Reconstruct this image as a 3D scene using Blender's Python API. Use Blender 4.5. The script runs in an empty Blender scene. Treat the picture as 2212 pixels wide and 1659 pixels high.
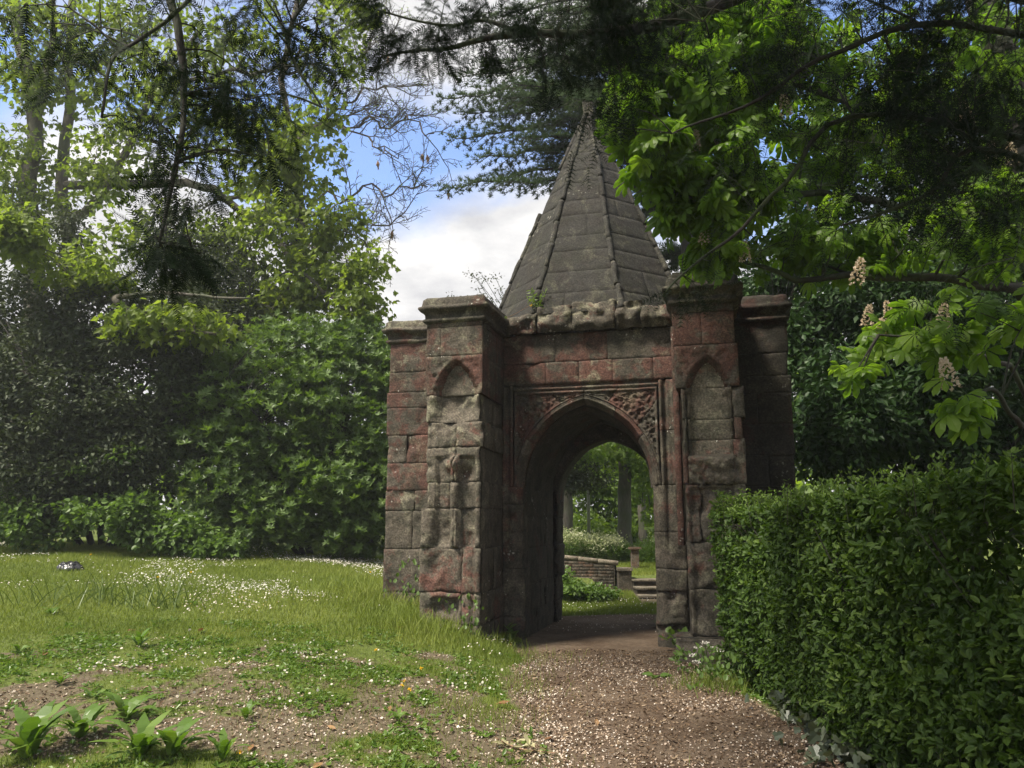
import bpy, math, random
import numpy as np
from mathutils import Vector

rng = np.random.default_rng(11)
random.seed(5)
S = bpy.context.scene
C = S.collection
R = math.radians

# ------------------------------------------------------------------ camera, sky, sun, exposure
PITCH, FPX, EYE = R(10.1), 769.0, 1.6
cam_d = bpy.data.cameras.new('camera'); cam = bpy.data.objects.new('camera', cam_d); C.objects.link(cam)
cam.location = (0, 0, EYE); cam.rotation_euler = (R(90) + PITCH, 0, 0)
cam_d.sensor_width = 36; cam_d.lens = 36 * FPX / 1024; cam_d.clip_start = 0.05; cam_d.clip_end = 2000
S.camera = cam
SUN_DIR = Vector((-0.57, -0.36, 1.1)).normalized()      # towards the sun
sun_el = math.asin(SUN_DIR.z); sun_az = math.atan2(SUN_DIR.x, SUN_DIR.y)
sd = bpy.data.lights.new('sun', 'SUN'); sd.energy = 3.6; sd.angle = R(12); sd.color = (1.0, 0.93, 0.80)
sun = bpy.data.objects.new('sun', sd); C.objects.link(sun)
sun.rotation_euler = (-SUN_DIR).to_track_quat('-Z', 'Y').to_euler(); sun.location = (-20, 0, 30)
S.view_settings.view_transform = 'Standard'; S.view_settings.look = 'None'
S.view_settings.gamma = 1; S.view_settings.use_curve_mapping = False
S.view_settings.exposure = 1.32

class NT:
    """small helper round a node tree"""
    def __init__(s, tree): s.t = tree; s.t.nodes.clear()
    def n(s, typ, **k):
        nd = s.t.nodes.new(typ)
        for a, v in k.items():
            if a.startswith('_'): setattr(nd, a[1:], v)
            else: nd.inputs[a.replace('__', ' ')].default_value = v
        return nd
    def l(s, a, b): s.t.links.new(a, b)
    def math(s, op, a, b=None, clamp=False):
        m = s.t.nodes.new('ShaderNodeMath'); m.operation = op; m.use_clamp = clamp
        for i, v in enumerate((a, b)):
            if v is None: continue
            if isinstance(v, (int, float)): m.inputs[i].default_value = v
            else: s.l(v, m.inputs[i])
        return m.outputs[0]
    def ramp(s, fac, stops):
        r = s.t.nodes.new('ShaderNodeValToRGB'); e = r.color_ramp.elements
        while len(e) > 1: e.remove(e[-1])
        for i, (p, c) in enumerate(stops):
            el = e[0] if i == 0 else e.new(p)
            el.position = p; el.color = (c[0], c[1], c[2], 1) if hasattr(c, '__len__') else (c, c, c, 1)
        s.l(fac, r.inputs[0]); return r.outputs[0]
    def mix(s, f, a, b, blend='MIX'):
        m = s.t.nodes.new('ShaderNodeMix'); m.data_type = 'RGBA'; m.blend_type = blend
        for i, v in ((0, f), (6, a), (7, b)):
            if isinstance(v, (int, float)): m.inputs[i].default_value = v if i == 0 else (v, v, v, 1)
            elif hasattr(v, '__len__'): m.inputs[i].default_value = (v[0], v[1], v[2], 1)
            else: s.l(v, m.inputs[i])
        return m.outputs[2]
    def noise(s, vec, scale, detail=4, rough=.55, dist=0):
        n = s.t.nodes.new('ShaderNodeTexNoise')
        n.inputs['Scale'].default_value = scale; n.inputs['Detail'].default_value = detail
        n.inputs['Roughness'].default_value = rough; n.inputs['Distortion'].default_value = dist
        s.l(vec, n.inputs['Vector']); return n.outputs['Fac']

w = bpy.data.worlds.new('World'); S.world = w; w.use_nodes = True
q = NT(w.node_tree)
sky = q.n('ShaderNodeTexSky', _sky_type='NISHITA', _sun_disc=False, _sun_elevation=sun_el, _sun_rotation=sun_az,
          _air_density=1.0, _dust_density=0.6, _ozone_density=1.5)
tc = q.n('ShaderNodeTexCoord')
sep = q.n('ShaderNodeSeparateXYZ'); q.l(tc.outputs['Generated'], sep.inputs[0])
# project the view direction on a cloud layer overhead so that clouds flatten towards the horizon
den = q.math('ADD', q.math('MAXIMUM', sep.outputs[2], 0.0), 0.22)
cmb = q.n('ShaderNodeCombineXYZ')
q.l(q.math('DIVIDE', sep.outputs[0], den), cmb.inputs[0]); q.l(q.math('DIVIDE', sep.outputs[1], den), cmb.inputs[1])
mp = q.n('ShaderNodeMapping'); mp.inputs['Location'].default_value = (3.1, 0.9, 0.0); q.l(cmb.outputs[0], mp.inputs[0])
n1 = q.noise(mp.outputs[0], 1.5, 8, .56, .25)
n2 = q.noise(mp.outputs[0], 4.0, 7, .6, .1)
low = q.ramp(sep.outputs[2], [(0.30, 1.0), (0.38, 0.62), (0.45, .30), (0.53, 0.62), (0.75, 0.85)])
cov = q.math('ADD', n1, q.math('MULTIPLY', q.math('SUBTRACT', low, 0.5), 0.50))
mask = q.ramp(cov, [(0.44, 0.0), (0.62, 1.0)])
shade = q.ramp(q.math('ADD', q.math('MULTIPLY', n1, .45), q.math('MULTIPLY', n2, .65)), [(0.40, (1.6, 1.62, 1.7)), (0.53, (2.3, 2.28, 2.3)), (0.64, (2.9, 2.85, 2.8))])
skyblue = q.mix(1.0, sky.outputs[0], (0.76, 0.76, 0.84), 'MULTIPLY')
mixc = q.mix(mask, skyblue, shade)
bg = q.n('ShaderNodeBackground', Strength=0.15); q.l(mixc, bg.inputs[0])
wo = q.n('ShaderNodeOutputWorld'); q.l(bg.outputs[0], wo.inputs[0])

# ------------------------------------------------------------------ numpy noise
def _hash(ix, iy, iz, seed):
    h = (ix.astype(np.int64) * 374761393 + iy.astype(np.int64) * 668265263 + iz.astype(np.int64) * 2147483647 + seed * 1274126177) & 0xffffffff
    h = ((h ^ (h >> 13)) * 1274126177) & 0xffffffff
    h = ((h ^ (h >> 16)) * 2246822519) & 0xffffffff
    return ((h ^ (h >> 15)) & 0xffffff) / float(0xffffff)
def vn(p, seed=0):
    """value noise in -1..1 at points p (...,3)"""
    p = np.asarray(p, float); f = np.floor(p); t = p - f; t = t * t * (3 - 2 * t)
    i = f.astype(np.int64); out = 0
    for dx in (0, 1):
        wx = t[..., 0] if dx else 1 - t[..., 0]
        for dy in (0, 1):
            wy = t[..., 1] if dy else 1 - t[..., 1]
            for dz in (0, 1):
                wz = t[..., 2] if dz else 1 - t[..., 2]
                out = out + wx * wy * wz * _hash(i[..., 0] + dx, i[..., 1] + dy, i[..., 2] + dz, seed)
    return out * 2 - 1
def fbm(p, octv=3, seed=0, gain=.5):
    p = np.asarray(p, float); a, s, o = 1.0, 0.0, 0.0
    for k in range(octv):
        o = o + a * vn(p * (2.03 ** k), seed + 17 * k); s += a; a *= gain
    return o / s
def v3(p, octv, seed):
    return np.stack([fbm(p, octv, seed), fbm(p, octv, seed + 101), fbm(p, octv, seed + 202)], -1)
def sstep(a, b, x):
    t = np.clip((x - a) / (b - a), 0, 1); return t * t * (3 - 2 * t)
def p3(x, y, z=0):
    x, y, z = np.broadcast_arrays(np.asarray(x, float), y, z); return np.stack([x, y, z], -1)

# ------------------------------------------------------------------ mesh helpers
def make_mesh(name, V, F, smooth=False, tint=None):
    """V (n,3); F list of int arrays (m,k)"""
    V = np.ascontiguousarray(V, dtype=np.float32)
    if isinstance(F, np.ndarray): F = [F]
    F = [np.asarray(f, dtype=np.int32) for f in F if len(f)]
    me = bpy.data.meshes.new(name)
    me.vertices.add(len(V)); me.vertices.foreach_set('co', V.ravel())
    nl = sum(f.size for f in F); me.loops.add(nl)
    me.loops.foreach_set('vertex_index', np.concatenate([f.ravel() for f in F]))
    cnt = np.concatenate([np.full(len(f), f.shape[1], np.int32) for f in F])
    st = np.concatenate([[0], np.cumsum(cnt)[:-1]]).astype(np.int32)
    me.polygons.add(len(cnt)); me.polygons.foreach_set('loop_start', st); me.polygons.foreach_set('loop_total', cnt)
    me.polygons.foreach_set('use_smooth', np.full(len(cnt), smooth))
    if tint is not None:
        at = me.attributes.new('tint', 'FLOAT', 'POINT'); at.data.foreach_set('value', np.asarray(tint, np.float32))
    me.update(calc_edges=True)
    return me
def put(name, me, mat, parent=None, **props):
    o = bpy.data.objects.new(name, me); C.objects.link(o)
    if mat is not None and not me.materials: me.materials.append(mat)
    if parent is not None: o.parent = parent
    for k, v in props.items(): o[k] = v
    return o
def mk(name, V, F, mat, parent=None, smooth=False, tint=None, world=True, **props):
    V = np.asarray(V, float)
    if parent is not None and world: V = V - np.array(base_of(parent))
    return put(name, make_mesh(name, V, F, smooth, tint), mat, parent, **props)
def base_of(o):
    p = Vector((0, 0, 0))
    while o is not None: p = p + o.location; o = o.parent
    return tuple(p)
def thing(name, label, cat, loc=(0, 0, 0), rz=0, group=None):
    o = bpy.data.objects.new(name, None); C.objects.link(o); o.location = loc; o.rotation_euler = (0, 0, rz)
    o.empty_display_size = .2; o['label'] = label; o['category'] = cat
    if group: o['group'] = group
    return o
def tag(o, label, cat, group=None):
    o['label'] = label; o['category'] = cat
    if group: o['group'] = group
    return o

class Acc:
    """collects geometry into one mesh"""
    def __init__(s): s.V = []; s.F = {}; s.T = []; s.n = 0
    def add(s, V, F, tint=None):
        V = np.asarray(V, float).reshape(-1, 3)
        for f in (F if isinstance(F, list) else [F]):
            f = np.asarray(f)
            s.F.setdefault(f.shape[1], []).append(f + s.n)
        s.V.append(V); s.T.append(np.zeros(len(V)) if tint is None else np.broadcast_to(tint, (len(V),)))
        s.n += len(V)
    def build(s, name, mat, parent=None, smooth=False, **props):
        return mk(name, np.concatenate(s.V), [np.concatenate(v) for v in s.F.values()], mat, parent, smooth, np.concatenate(s.T), **props)

def unit(v):
    return v / np.maximum(np.linalg.norm(v, axis=-1, keepdims=True), 1e-9)
def scatter(tV, tF, pos, X, N, sc):
    """copies of a leaf template: X = leaf axis, N = about the leaf's normal"""
    X = unit(X); Y = unit(np.cross(N, X)); Z = np.cross(X, Y); n = len(pos)
    sc = np.broadcast_to(np.asarray(sc, float).reshape(-1, 1, 1) if np.ndim(sc) else np.full((n, 1, 1), sc), (n, 1, 1))
    V = pos[:, None, :] + sc * (tV[None, :, 0:1] * X[:, None] + tV[None, :, 1:2] * Y[:, None] + tV[None, :, 2:3] * Z[:, None])
    k = len(tV); off = (np.arange(n) * k)[:, None, None]
    F = [(np.asarray(f)[None] + off).reshape(-1, np.asarray(f).shape[1]) for f in (tF if isinstance(tF, list) else [tF])]
    return V.reshape(-1, 3), F
def rdir(n, up=0.0, spread=1.0):
    v = rng.normal(size=(n, 3)) * spread; v[:, 2] += up; return unit(v)

def tube(acc, P, rad, sides=6, tint=0.0, noise=0.0, cap=True):
    P = np.asarray(P, float); n = len(P); rad = np.broadcast_to(np.asarray(rad, float), (n,))
    T = np.gradient(P, axis=0); T = unit(T)
    ref = np.array([0.13, 0.31, 0.94]); ref = ref if abs(T[0] @ ref) < .9 else np.array([1, 0, 0.])
    A = unit(np.cross(T, ref)); B = np.cross(T, A)
    th = np.arange(sides) * 2 * math.pi / sides
    V = P[:, None] + rad[:, None, None] * (np.cos(th)[None, :, None] * A[:, None] + np.sin(th)[None, :, None] * B[:, None])
    if noise: V = V + v3(V * 5, 2, 9) * noise + (v3(V * 17, 2, 12) * noise * .4)
    i = np.arange(n - 1)[:, None] * sides; j = np.arange(sides)[None]; jn = (j + 1) % sides
    F = np.stack([i + j, i + jn, i + sides + jn, i + sides + j], -1).reshape(-1, 4)
    Fs = [F]
    if cap: Fs.append(np.arange(sides)[None] + (n - 1) * sides); Fs.append(np.arange(sides)[::-1][None])
    acc.add(V.reshape(-1, 3), Fs, tint)
def curve(pts, n=14, wig=0.0, seed=0):
    """smooth polyline through pts (Catmull-Rom) with wiggles"""
    pts = np.asarray(pts, float)
    if len(pts) == 2: pts = np.array([pts[0], (pts[0] * 2 + pts[1]) / 3, (pts[0] + pts[1] * 2) / 3, pts[1]])
    e = np.concatenate([[2 * pts[0] - pts[1]], pts, [2 * pts[-1] - pts[-2]]])
    t = np.linspace(0, len(pts) - 1 - 1e-6, n); k = t.astype(int); f = (t - k)[:, None]
    a, b, c, d = e[k], e[k + 1], e[k + 2], e[k + 3]
    o = .5 * ((2 * b) + (c - a) * f + (2 * a - 5 * b + 4 * c - d) * f ** 2 + (3 * b - a - 3 * c + d) * f ** 3)
    if wig:
        env = np.clip(np.linspace(0, 4, n), 0, 1)[:, None]
        o = o + v3(o * 1.7 + seed * 3.3, 2, seed) * wig * env
    return o

def grid_faces(nu, nv):
    i = np.arange(nu - 1)[:, None]; j = np.arange(nv - 1)[None]
    a = i * nv + j
    return np.stack([a, a + nv, a + nv + 1, a + 1], -1).reshape(-1, 4)
def box_grid(lo, hi, step, amp=0.0, freq=4.0, seed=0):
    """closed box surface of grids, displaced by 3-D noise: six sheets whose rims coincide"""
    lo = np.array(lo, float); hi = np.array(hi, float); V = []; F = []; n = 0
    for ax in range(3):
        u, v = [(1, 2), (2, 0), (0, 1)][ax]
        nu = max(2, int((hi[u] - lo[u]) / step) + 2); nv = max(2, int((hi[v] - lo[v]) / step) + 2)
        for side in (0, 1):
            a, b = np.meshgrid(np.linspace(lo[u], hi[u], nu), np.linspace(lo[v], hi[v], nv), indexing='ij')
            P = np.zeros((nu, nv, 3)); P[..., u] = a; P[..., v] = b; P[..., ax] = (lo, hi)[side][ax]
            f = grid_faces(nu, nv)
            if side == 0: f = f[:, ::-1]
            V.append(P.reshape(-1, 3)); F.append(f + n); n += nu * nv
    V = np.concatenate(V)
    if amp: V = V + v3(V * freq, 3, seed) * amp
    return V, [np.concatenate(F)]

# pixel rows and columns of the 2212 x 1659 view of the photograph, turned into points at a depth (metres along y)
def at(px, row, y):
    v = -(row * 1024 / 2212 - 384) / FPX; x = (px * 1024 / 2212 - 512) / FPX
    k = y / (math.cos(PITCH) - v * math.sin(PITCH))
    return np.array([x * k, y, EYE + k * (math.sin(PITCH) + v * math.cos(PITCH))])

# ------------------------------------------------------------------ materials
def new_mat(name):
    m = bpy.data.materials.new(name); m.use_nodes = True; return m, NT(m.node_tree)
def geo_pos(q): return q.n('ShaderNodeNewGeometry').outputs['Position']
def finish(q, bsdf, disp=None):
    o = q.n('ShaderNodeOutputMaterial'); q.l(bsdf, o.inputs['Surface'])

def leaf_mat(name, c1, c2, c3=None, trans=.4, rough=.45, spec=.35, tcol=None):
    """leaf: colour runs c1..c2 (..c3) with the per-leaf attribute tint; light shines through"""
    m, q = new_mat(name)
    at_ = q.n('ShaderNodeAttribute', _attribute_name='tint')
    pos = geo_pos(q)
    f = q.math('ADD', at_.outputs['Fac'], q.math('MULTIPLY', q.math('SUBTRACT', q.noise(pos, 1.1, 3), .5), .7), clamp=True)
    col = q.ramp(f, [(0, c1), (.6, c2), (1, c3 or c2)])
    pb = q.n('ShaderNodeBsdfPrincipled', Roughness=rough); pb.inputs['Specular IOR Level'].default_value = spec
    q.l(col, pb.inputs['Base Color'])
    tr = q.n('ShaderNodeBsdfTranslucent')
    tint = tcol or (1.35, 1.45, .55)
    q.l(q.mix(1.0, col, tint, 'MULTIPLY'), tr.inputs['Color'])
    mx = q.n('ShaderNodeMixShader'); mx.inputs[0].default_value = trans
    q.l(pb.outputs[0], mx.inputs[1]); q.l(tr.outputs[0], mx.inputs[2])
    finish(q, mx.outputs[0]); return m

def bark_mat(name, c1, c2, scale=6):
    m, q = new_mat(name); pos = geo_pos(q)
    mp = q.n('ShaderNodeMapping'); mp.inputs['Scale'].default_value = (1, 1, .25); q.l(pos, mp.inputs[0])
    a = q.noise(mp.outputs[0], scale * 3, 6, .65); b = q.noise(pos, scale * .3, 3)
    col = q.mix(q.ramp(b, [(.45, 0), (.6, .6)]), q.ramp(a, [(.3, c1), (.7, c2)]), (.05, .07, .025))
    pb = q.n('ShaderNodeBsdfPrincipled', Roughness=.9); q.l(col, pb.inputs['Base Color'])
    bp = q.n('ShaderNodeBump', Strength=.8, Distance=.02); q.l(a, bp.inputs['Height']); q.l(bp.outputs[0], pb.inputs['Normal'])
    finish(q, pb.outputs[0]); return m

def stone_mat(name, red=(.102, .051, .039), grey=(.088, .074, .057), red_bias=0.0, lichen=1.0, dark=1.0):
    """weathered sandstone; each stone's object colour: R = redness, G = lightness, B = lichen"""
    m, q = new_mat(name); pos = geo_pos(q)
    oi = q.n('ShaderNodeObjectInfo'); sp = q.n('ShaderNodeSeparateColor'); q.l(oi.outputs['Color'], sp.inputs[0])
    n0 = q.noise(pos, 1.6, 5, .6, .4); n1 = q.noise(pos, 9, 6, .62); n2 = q.noise(pos, 45, 5, .6); n3 = q.noise(pos, 4.0, 6, .7, .6)
    f = q.math('ADD', q.math('ADD', sp.outputs[0], red_bias - .08), q.math('MULTIPLY', q.math('SUBTRACT', q.math('ADD', n3, n0), 1.0), 3.0))
    redc = q.mix(q.ramp(n1, [(.3, 0), (.7, 1)]), [c * .72 for c in red], [c * 1.25 for c in red])
    greyc = q.mix(q.ramp(n1, [(.3, 0), (.7, 1)]), [c * .68 for c in grey], [c * 1.32 for c in grey])
    col = q.mix(q.ramp(f, [(.36, 0), (.66, 1)]), greyc, redc)
    # green-black algae film in broad patches, pale lichen crusts and small white spots
    alg = q.ramp(q.noise(pos, 2.3, 6, .7, .8), [(.46, 0), (.62, .7)])
    col = q.mix(alg, col, (.036, .036, .025))
    lc = q.math('MULTIPLY', q.ramp(q.noise(pos, 3.4, 7, .72, .5), [(.53, 0), (.63, .7)]), q.math('MULTIPLY', sp.outputs[2], lichen))
    col = q.mix(lc, col, (.25, .235, .16))
    vo = q.n('ShaderNodeTexVoronoi', Scale=15.0, Randomness=1.0)
    nz = q.n('ShaderNodeTexNoise', Scale=30.0); q.l(pos, nz.inputs['Vector'])
    vm = q.n('ShaderNodeVectorMath', _operation='MULTIPLY_ADD'); q.l(nz.outputs['Color'], vm.inputs[0]); vm.inputs[1].default_value = (.05, .05, .05); q.l(pos, vm.inputs[2])
    q.l(vm.outputs[0], vo.inputs['Vector'])
    spsz = q.math('MULTIPLY', q.ramp(q.noise(pos, 2.0, 3), [(.53, 0), (.74, .36)]), 1.0)
    sp1 = q.math('MULTIPLY', q.math('LESS_THAN', vo.outputs['Distance'], spsz), .7 * lichen)
    col = q.mix(sp1, col, (.40, .38, .33))
    col = q.mix(1.0, col, q.ramp(n2, [(.32, .5), (.5, .95), (.68, 1.55)]), 'MULTIPLY')
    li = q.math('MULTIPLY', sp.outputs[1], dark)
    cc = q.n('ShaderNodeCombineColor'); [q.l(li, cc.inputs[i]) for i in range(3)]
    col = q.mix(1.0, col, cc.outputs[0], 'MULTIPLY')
    pb = q.n('ShaderNodeBsdfPrincipled', Roughness=.88); pb.inputs['Specular IOR Level'].default_value = .25
    q.l(col, pb.inputs['Base Color'])
    b1 = q.n('ShaderNodeBump', Strength=1.0, Distance=.016); q.l(n1, b1.inputs['Height'])
    b2 = q.n('ShaderNodeBump', Strength=1.0, Distance=.006); q.l(n2, b2.inputs['Height']); q.l(b1.outputs[0], b2.inputs['Normal'])
    q.l(b2.outputs[0], pb.inputs['Normal'])
    finish(q, pb.outputs[0]); return m

def plain_mat(name, c1, c2, scale=20, rough=.8, spec=.3, metal=0, tintmix=False):
    m, q = new_mat(name); pos = geo_pos(q)
    n = q.noise(pos, scale, 5, .6)
    if tintmix: n = q.math('ADD', q.math('MULTIPLY', n, .4), q.math('MULTIPLY', q.n('ShaderNodeAttribute', _attribute_name='tint').outputs['Fac'], .7))
    pb = q.n('ShaderNodeBsdfPrincipled', Roughness=rough, Metallic=metal); pb.inputs['Specular IOR Level'].default_value = spec
    q.l(q.ramp(n, [(.3, c1), (.7, c2)]), pb.inputs['Base Color'])
    bp = q.n('ShaderNodeBump', Strength=.3, Distance=.01); q.l(n, bp.inputs['Height']); q.l(bp.outputs[0], pb.inputs['Normal'])
    finish(q, pb.outputs[0]); return m

M = {}
M['stone'] = stone_mat('weathered_sandstone')
M['spire'] = stone_mat('spire_stone', red=(.038, .033, .028), grey=(.042, .039, .034), lichen=.55)
M['mortar'] = plain_mat('mortar', (.05, .043, .033), (.11, .095, .072), 12, .95)
M['brickwall'] = stone_mat('garden_wall_stone', red=(.12, .075, .05), grey=(.12, .10, .075), lichen=.3)
M['sycamore'] = leaf_mat('sycamore_leaf', (.11, .16, .026), (.18, .24, .036), (.25, .30, .06), .62, tcol=(1.25, 1.3, .6))
M['ivy'] = leaf_mat('ivy_leaf', (.032, .045, .020), (.052, .068, .030), (.08, .095, .045), .2, .5, .22)
M['rhodo'] = leaf_mat('rhododendron_leaf', (.065, .11, .03), (.115, .18, .046), (.165, .235, .065), .4, .45, .35)
M['bramble'] = leaf_mat('bramble_leaf', (.07, .12, .025), (.11, .18, .04), (.15, .23, .055), .4)
M['privet'] = leaf_mat('privet_leaf', (.032, .062, .012), (.062, .110, .020), (.12, .18, .035), .38, .5, .22)
M['yew'] = leaf_mat('yew_needle', (.008, .015, .007), (.014, .026, .010), (.03, .05, .015), .12, .7, .08)
M['cedar'] = leaf_mat('cedar_needle', (.030, .052, .024), (.055, .085, .038), (.09, .12, .05), .25, .7, .1)
M['chestnut'] = leaf_mat('chestnut_leaf', (.075, .14, .02), (.14, .235, .03), (.20, .30, .04), .62, .42, .3)
M['laurel'] = leaf_mat('laurel_leaf', (.02, .045, .014), (.035, .075, .018), (.06, .11, .03), .2, .5, .25)
M['wood'] = leaf_mat('woodland_leaf', (.09, .15, .025), (.14, .21, .035), (.20, .27, .045), .55)
M['grass'] = leaf_mat('grass_blade', (.12, .17, .03), (.19, .24, .045), (.28, .31, .08), .4, .6, .2, (1.2, 1.2, .7))
M['longgrass'] = leaf_mat('long_grass_blade', (.08, .12, .025), (.12, .165, .035), (.18, .21, .06), .3)
M['dock'] = leaf_mat('dock_leaf', (.07, .13, .02), (.105, .18, .03), (.15, .22, .04), .35, .4, .4)
M['deadleaf'] = leaf_mat('dead_leaf', (.16, .075, .035), (.24, .13, .06), (.33, .2, .1), .25, .7, .2, (1.1, 1, .8))
M['flower'] = leaf_mat('chestnut_flower', (.45, .33, .22), (.62, .52, .40), (.7, .62, .5), .3, .7, .1, (1, 1, .9))
M['white'] = leaf_mat('white_petal', (.6, .48, .42), (.72, .66, .58), (.78, .76, .7), .3, .7, .1, (1, 1, 1))
M['petal'] = leaf_mat('fallen_petal', (.28, .19, .13), (.55, .45, .36), (.74, .68, .6), .2, .8, .1, (1, 1, 1))
M['yellow'] = leaf_mat('yellow_petal', (.7, .42, .01), (.8, .52, .02), None, .25, .6, .1, (1, .9, .4))
M['litter'] = leaf_mat('leaf_litter', (.06, .036, .022), (.15, .10, .06), (.32, .24, .16), .1, .8, .2, (1, 1, 1))
M['parsley'] = leaf_mat('cow_parsley_bloom', (.25, .30, .12), (.42, .44, .26), (.6, .6, .45), .4, .7, .1, (1, 1, .9))
M['bark'] = bark_mat('grey_bark', (.055, .048, .038), (.13, .115, .09))
M['darkbark'] = bark_mat('dark_bark', (.012, .010, .008), (.030, .024, .019))
M['twig'] = plain_mat('bare_twig', (.06, .048, .038), (.13, .105, .08), 8)
M['pod'] = plain_mat('dry_pod', (.20, .12, .07), (.33, .2, .13), 30)
# ------------------------------------------------------------------ ground
def H(x, y):
    x, y = np.broadcast_arrays(np.asarray(x, float), np.asarray(y, float))
    r = np.interp(x, [-9, -5, -3, -1.6, -.75, -.2, .15], [1.15, 1.0, .85, .72, .52, .2, 0])
    g = np.interp(y, [-8, 1, 4, 6, 8, 10, 13, 17, 24, 60], [0, .03, .08, .16, .34, .56, .82, .98, 1.05, 1.3])
    left = r * g
    back = np.interp(y, [13.2, 15.2, 16.35, 16.45, 30, 60], [0, .13, .2, .46, .9, 1.6])
    side = sstep(2.5, 5, x) * .12
    h = np.maximum(left, np.maximum(back, side))
    bumps = fbm(p3(x * .9, y * .9, 0), 3, 3) * .035 + fbm(p3(x * 4, y * 4, 0), 2, 4) * .008
    return h + bumps * sstep(1.6, 3, np.hypot(x - .3, y + 1))
def path_mask(x, y):
    """1 on the trodden path"""
    e = fbm(p3(x * 1.3, y * 1.3, 0), 3, 8) * .28 + fbm(p3(x * 5, y * 5, 0), 2, 9) * .10
    lo = np.interp(y, [0, 5, 7, 8.6, 10, 11, 12.6, 13.0], [.35, .25, .15, -.1, .1, .1, .3, -.3])
    hi = np.interp(y, [0, 5, 8.2, 9.2, 13, 13.7], [2.5, 2.35, 2.15, 2.1, 2.4, 2.6])
    m = sstep(-.12, .12, x - lo + e) * sstep(-.12, .12, hi - x + e * .4) * sstep(13.75, 13.5, y + e * .7)
    return m
def soil_mask(x, y):
    """bare, trampled earth in the lawn near the camera: patches"""
    near = np.interp(y, [2, 4.6, 6.2, 7.6, 8.8, 9.8], [1.05, 1.0, .88, .66, .30, 0])
    near = near * sstep(-8.5, -5.5, x + fbm(p3(x, y, 4), 2, 5))
    n = fbm(p3(x * 1.3, y * 1.9, 0), 5, 31, .65)
    near = near - .75 * np.exp(-((x + 2.7) / 1.2) ** 2 - ((y - 4.7) / .55) ** 2)
    return sstep(.40, .66, near * .72 + n * .8) * sstep(.5, -.1, x - .3)

m, q = new_mat('ground_soil_and_turf'); pos = geo_pos(q)
soil = q.n('ShaderNodeAttribute', _attribute_name='tint').outputs['Fac']
n1_ = q.noise(pos, 2.2, 6, .6); n2_ = q.noise(pos, 22, 6, .65); n3_ = q.noise(pos, 90, 3, .6)
sc = q.ramp(q.math('ADD', q.math('MULTIPLY', n2_, .7), q.math('MULTIPLY', n3_, .3)), [(.3, (.058, .044, .029)), (.5, (.112, .090, .058)), (.72, (.185, .155, .105))])
gc = q.ramp(n2_, [(.3, (.05, .06, .02)), (.55, (.10, .13, .03)), (.8, (.15, .17, .05))])
f = q.math('ADD', soil, q.math('MULTIPLY', q.math('SUBTRACT', n2_, .5), .5))
pb = q.n('ShaderNodeBsdfPrincipled', Roughness=.95); pb.inputs['Specular IOR Level'].default_value = .15
q.l(q.mix(q.ramp(f, [(.35, 0), (.65, 1)]), gc, sc), pb.inputs['Base Color'])
bp = q.n('ShaderNodeBump', Strength=.9, Distance=.02); q.l(n2_, bp.inputs['Height'])
bp2 = q.n('ShaderNodeBump', Strength=.7, Distance=.006); q.l(n3_, bp2.inputs['Height']); q.l(bp.outputs[0], bp2.inputs['Normal'])
q.l(bp2.outputs[0], pb.inputs['Normal']); finish(q, pb.outputs[0]); M['ground'] = m

m, q = new_mat('trodden_path_soil'); pos = geo_pos(q)
n1_ = q.noise(pos, 1.5, 5, .6); n2_ = q.noise(pos, 16, 7, .68); n3_ = q.noise(pos, 70, 4, .65)
cmbn = q.math('ADD', q.math('MULTIPLY', n2_, .55), q.math('MULTIPLY', n3_, .45))
c1 = q.ramp(cmbn, [(.3, (.045, .029, .019)), (.5, (.085, .058, .039)), (.7, (.155, .115, .08))])
col = q.mix(q.ramp(n1_, [(.42, 0), (.6, .85)]), c1, q.ramp(cmbn, [(.3, (.08, .056, .038)), (.7, (.20, .152, .11))]))
pb = q.n('ShaderNodeBsdfPrincipled', Roughness=.95); pb.inputs['Specular IOR Level'].default_value = .15
q.l(col, pb.inputs['Base Color'])
bp = q.n('ShaderNodeBump', Strength=1, Distance=.025); q.l(n2_, bp.inputs['Height'])
bp2 = q.n('ShaderNodeBump', Strength=.9, Distance=.008); q.l(n3_, bp2.inputs['Height']); q.l(bp.outputs[0], bp2.inputs['Normal'])
q.l(bp2.outputs[0], pb.inputs['Normal']); finish(q, pb.outputs[0]); M['path'] = m

xs = np.concatenate([-np.geomspace(400, 9, 26), np.arange(-8.6, 5, .12), np.geomspace(5.2, 400, 28)])
ys = np.concatenate([-np.geomspace(200, 1, 12), np.arange(-.6, 17.5, .12), np.geomspace(17.7, 700, 36)])
gx, gy = np.meshgrid(xs, ys, indexing='ij')
gz = H(gx, gy)
sm = np.clip(soil_mask(gx, gy) + path_mask(gx, gy), 0, 1)
sm = np.maximum(sm, sstep(.5, 0, np.abs(gx - 2.35) - .25) * (gy > 14.3) * (gy < 16.4) * .9)
sm = np.maximum(sm, sstep(2.2, 2.6, gx) * (gy > 1) * (gy < 13) * .8)
ground = mk('ground', p3(gx, gy, gz).reshape(-1, 3), grid_faces(len(xs), len(ys))[:, ::1], M['ground'], smooth=True, tint=sm.ravel(), kind='structure')
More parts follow.
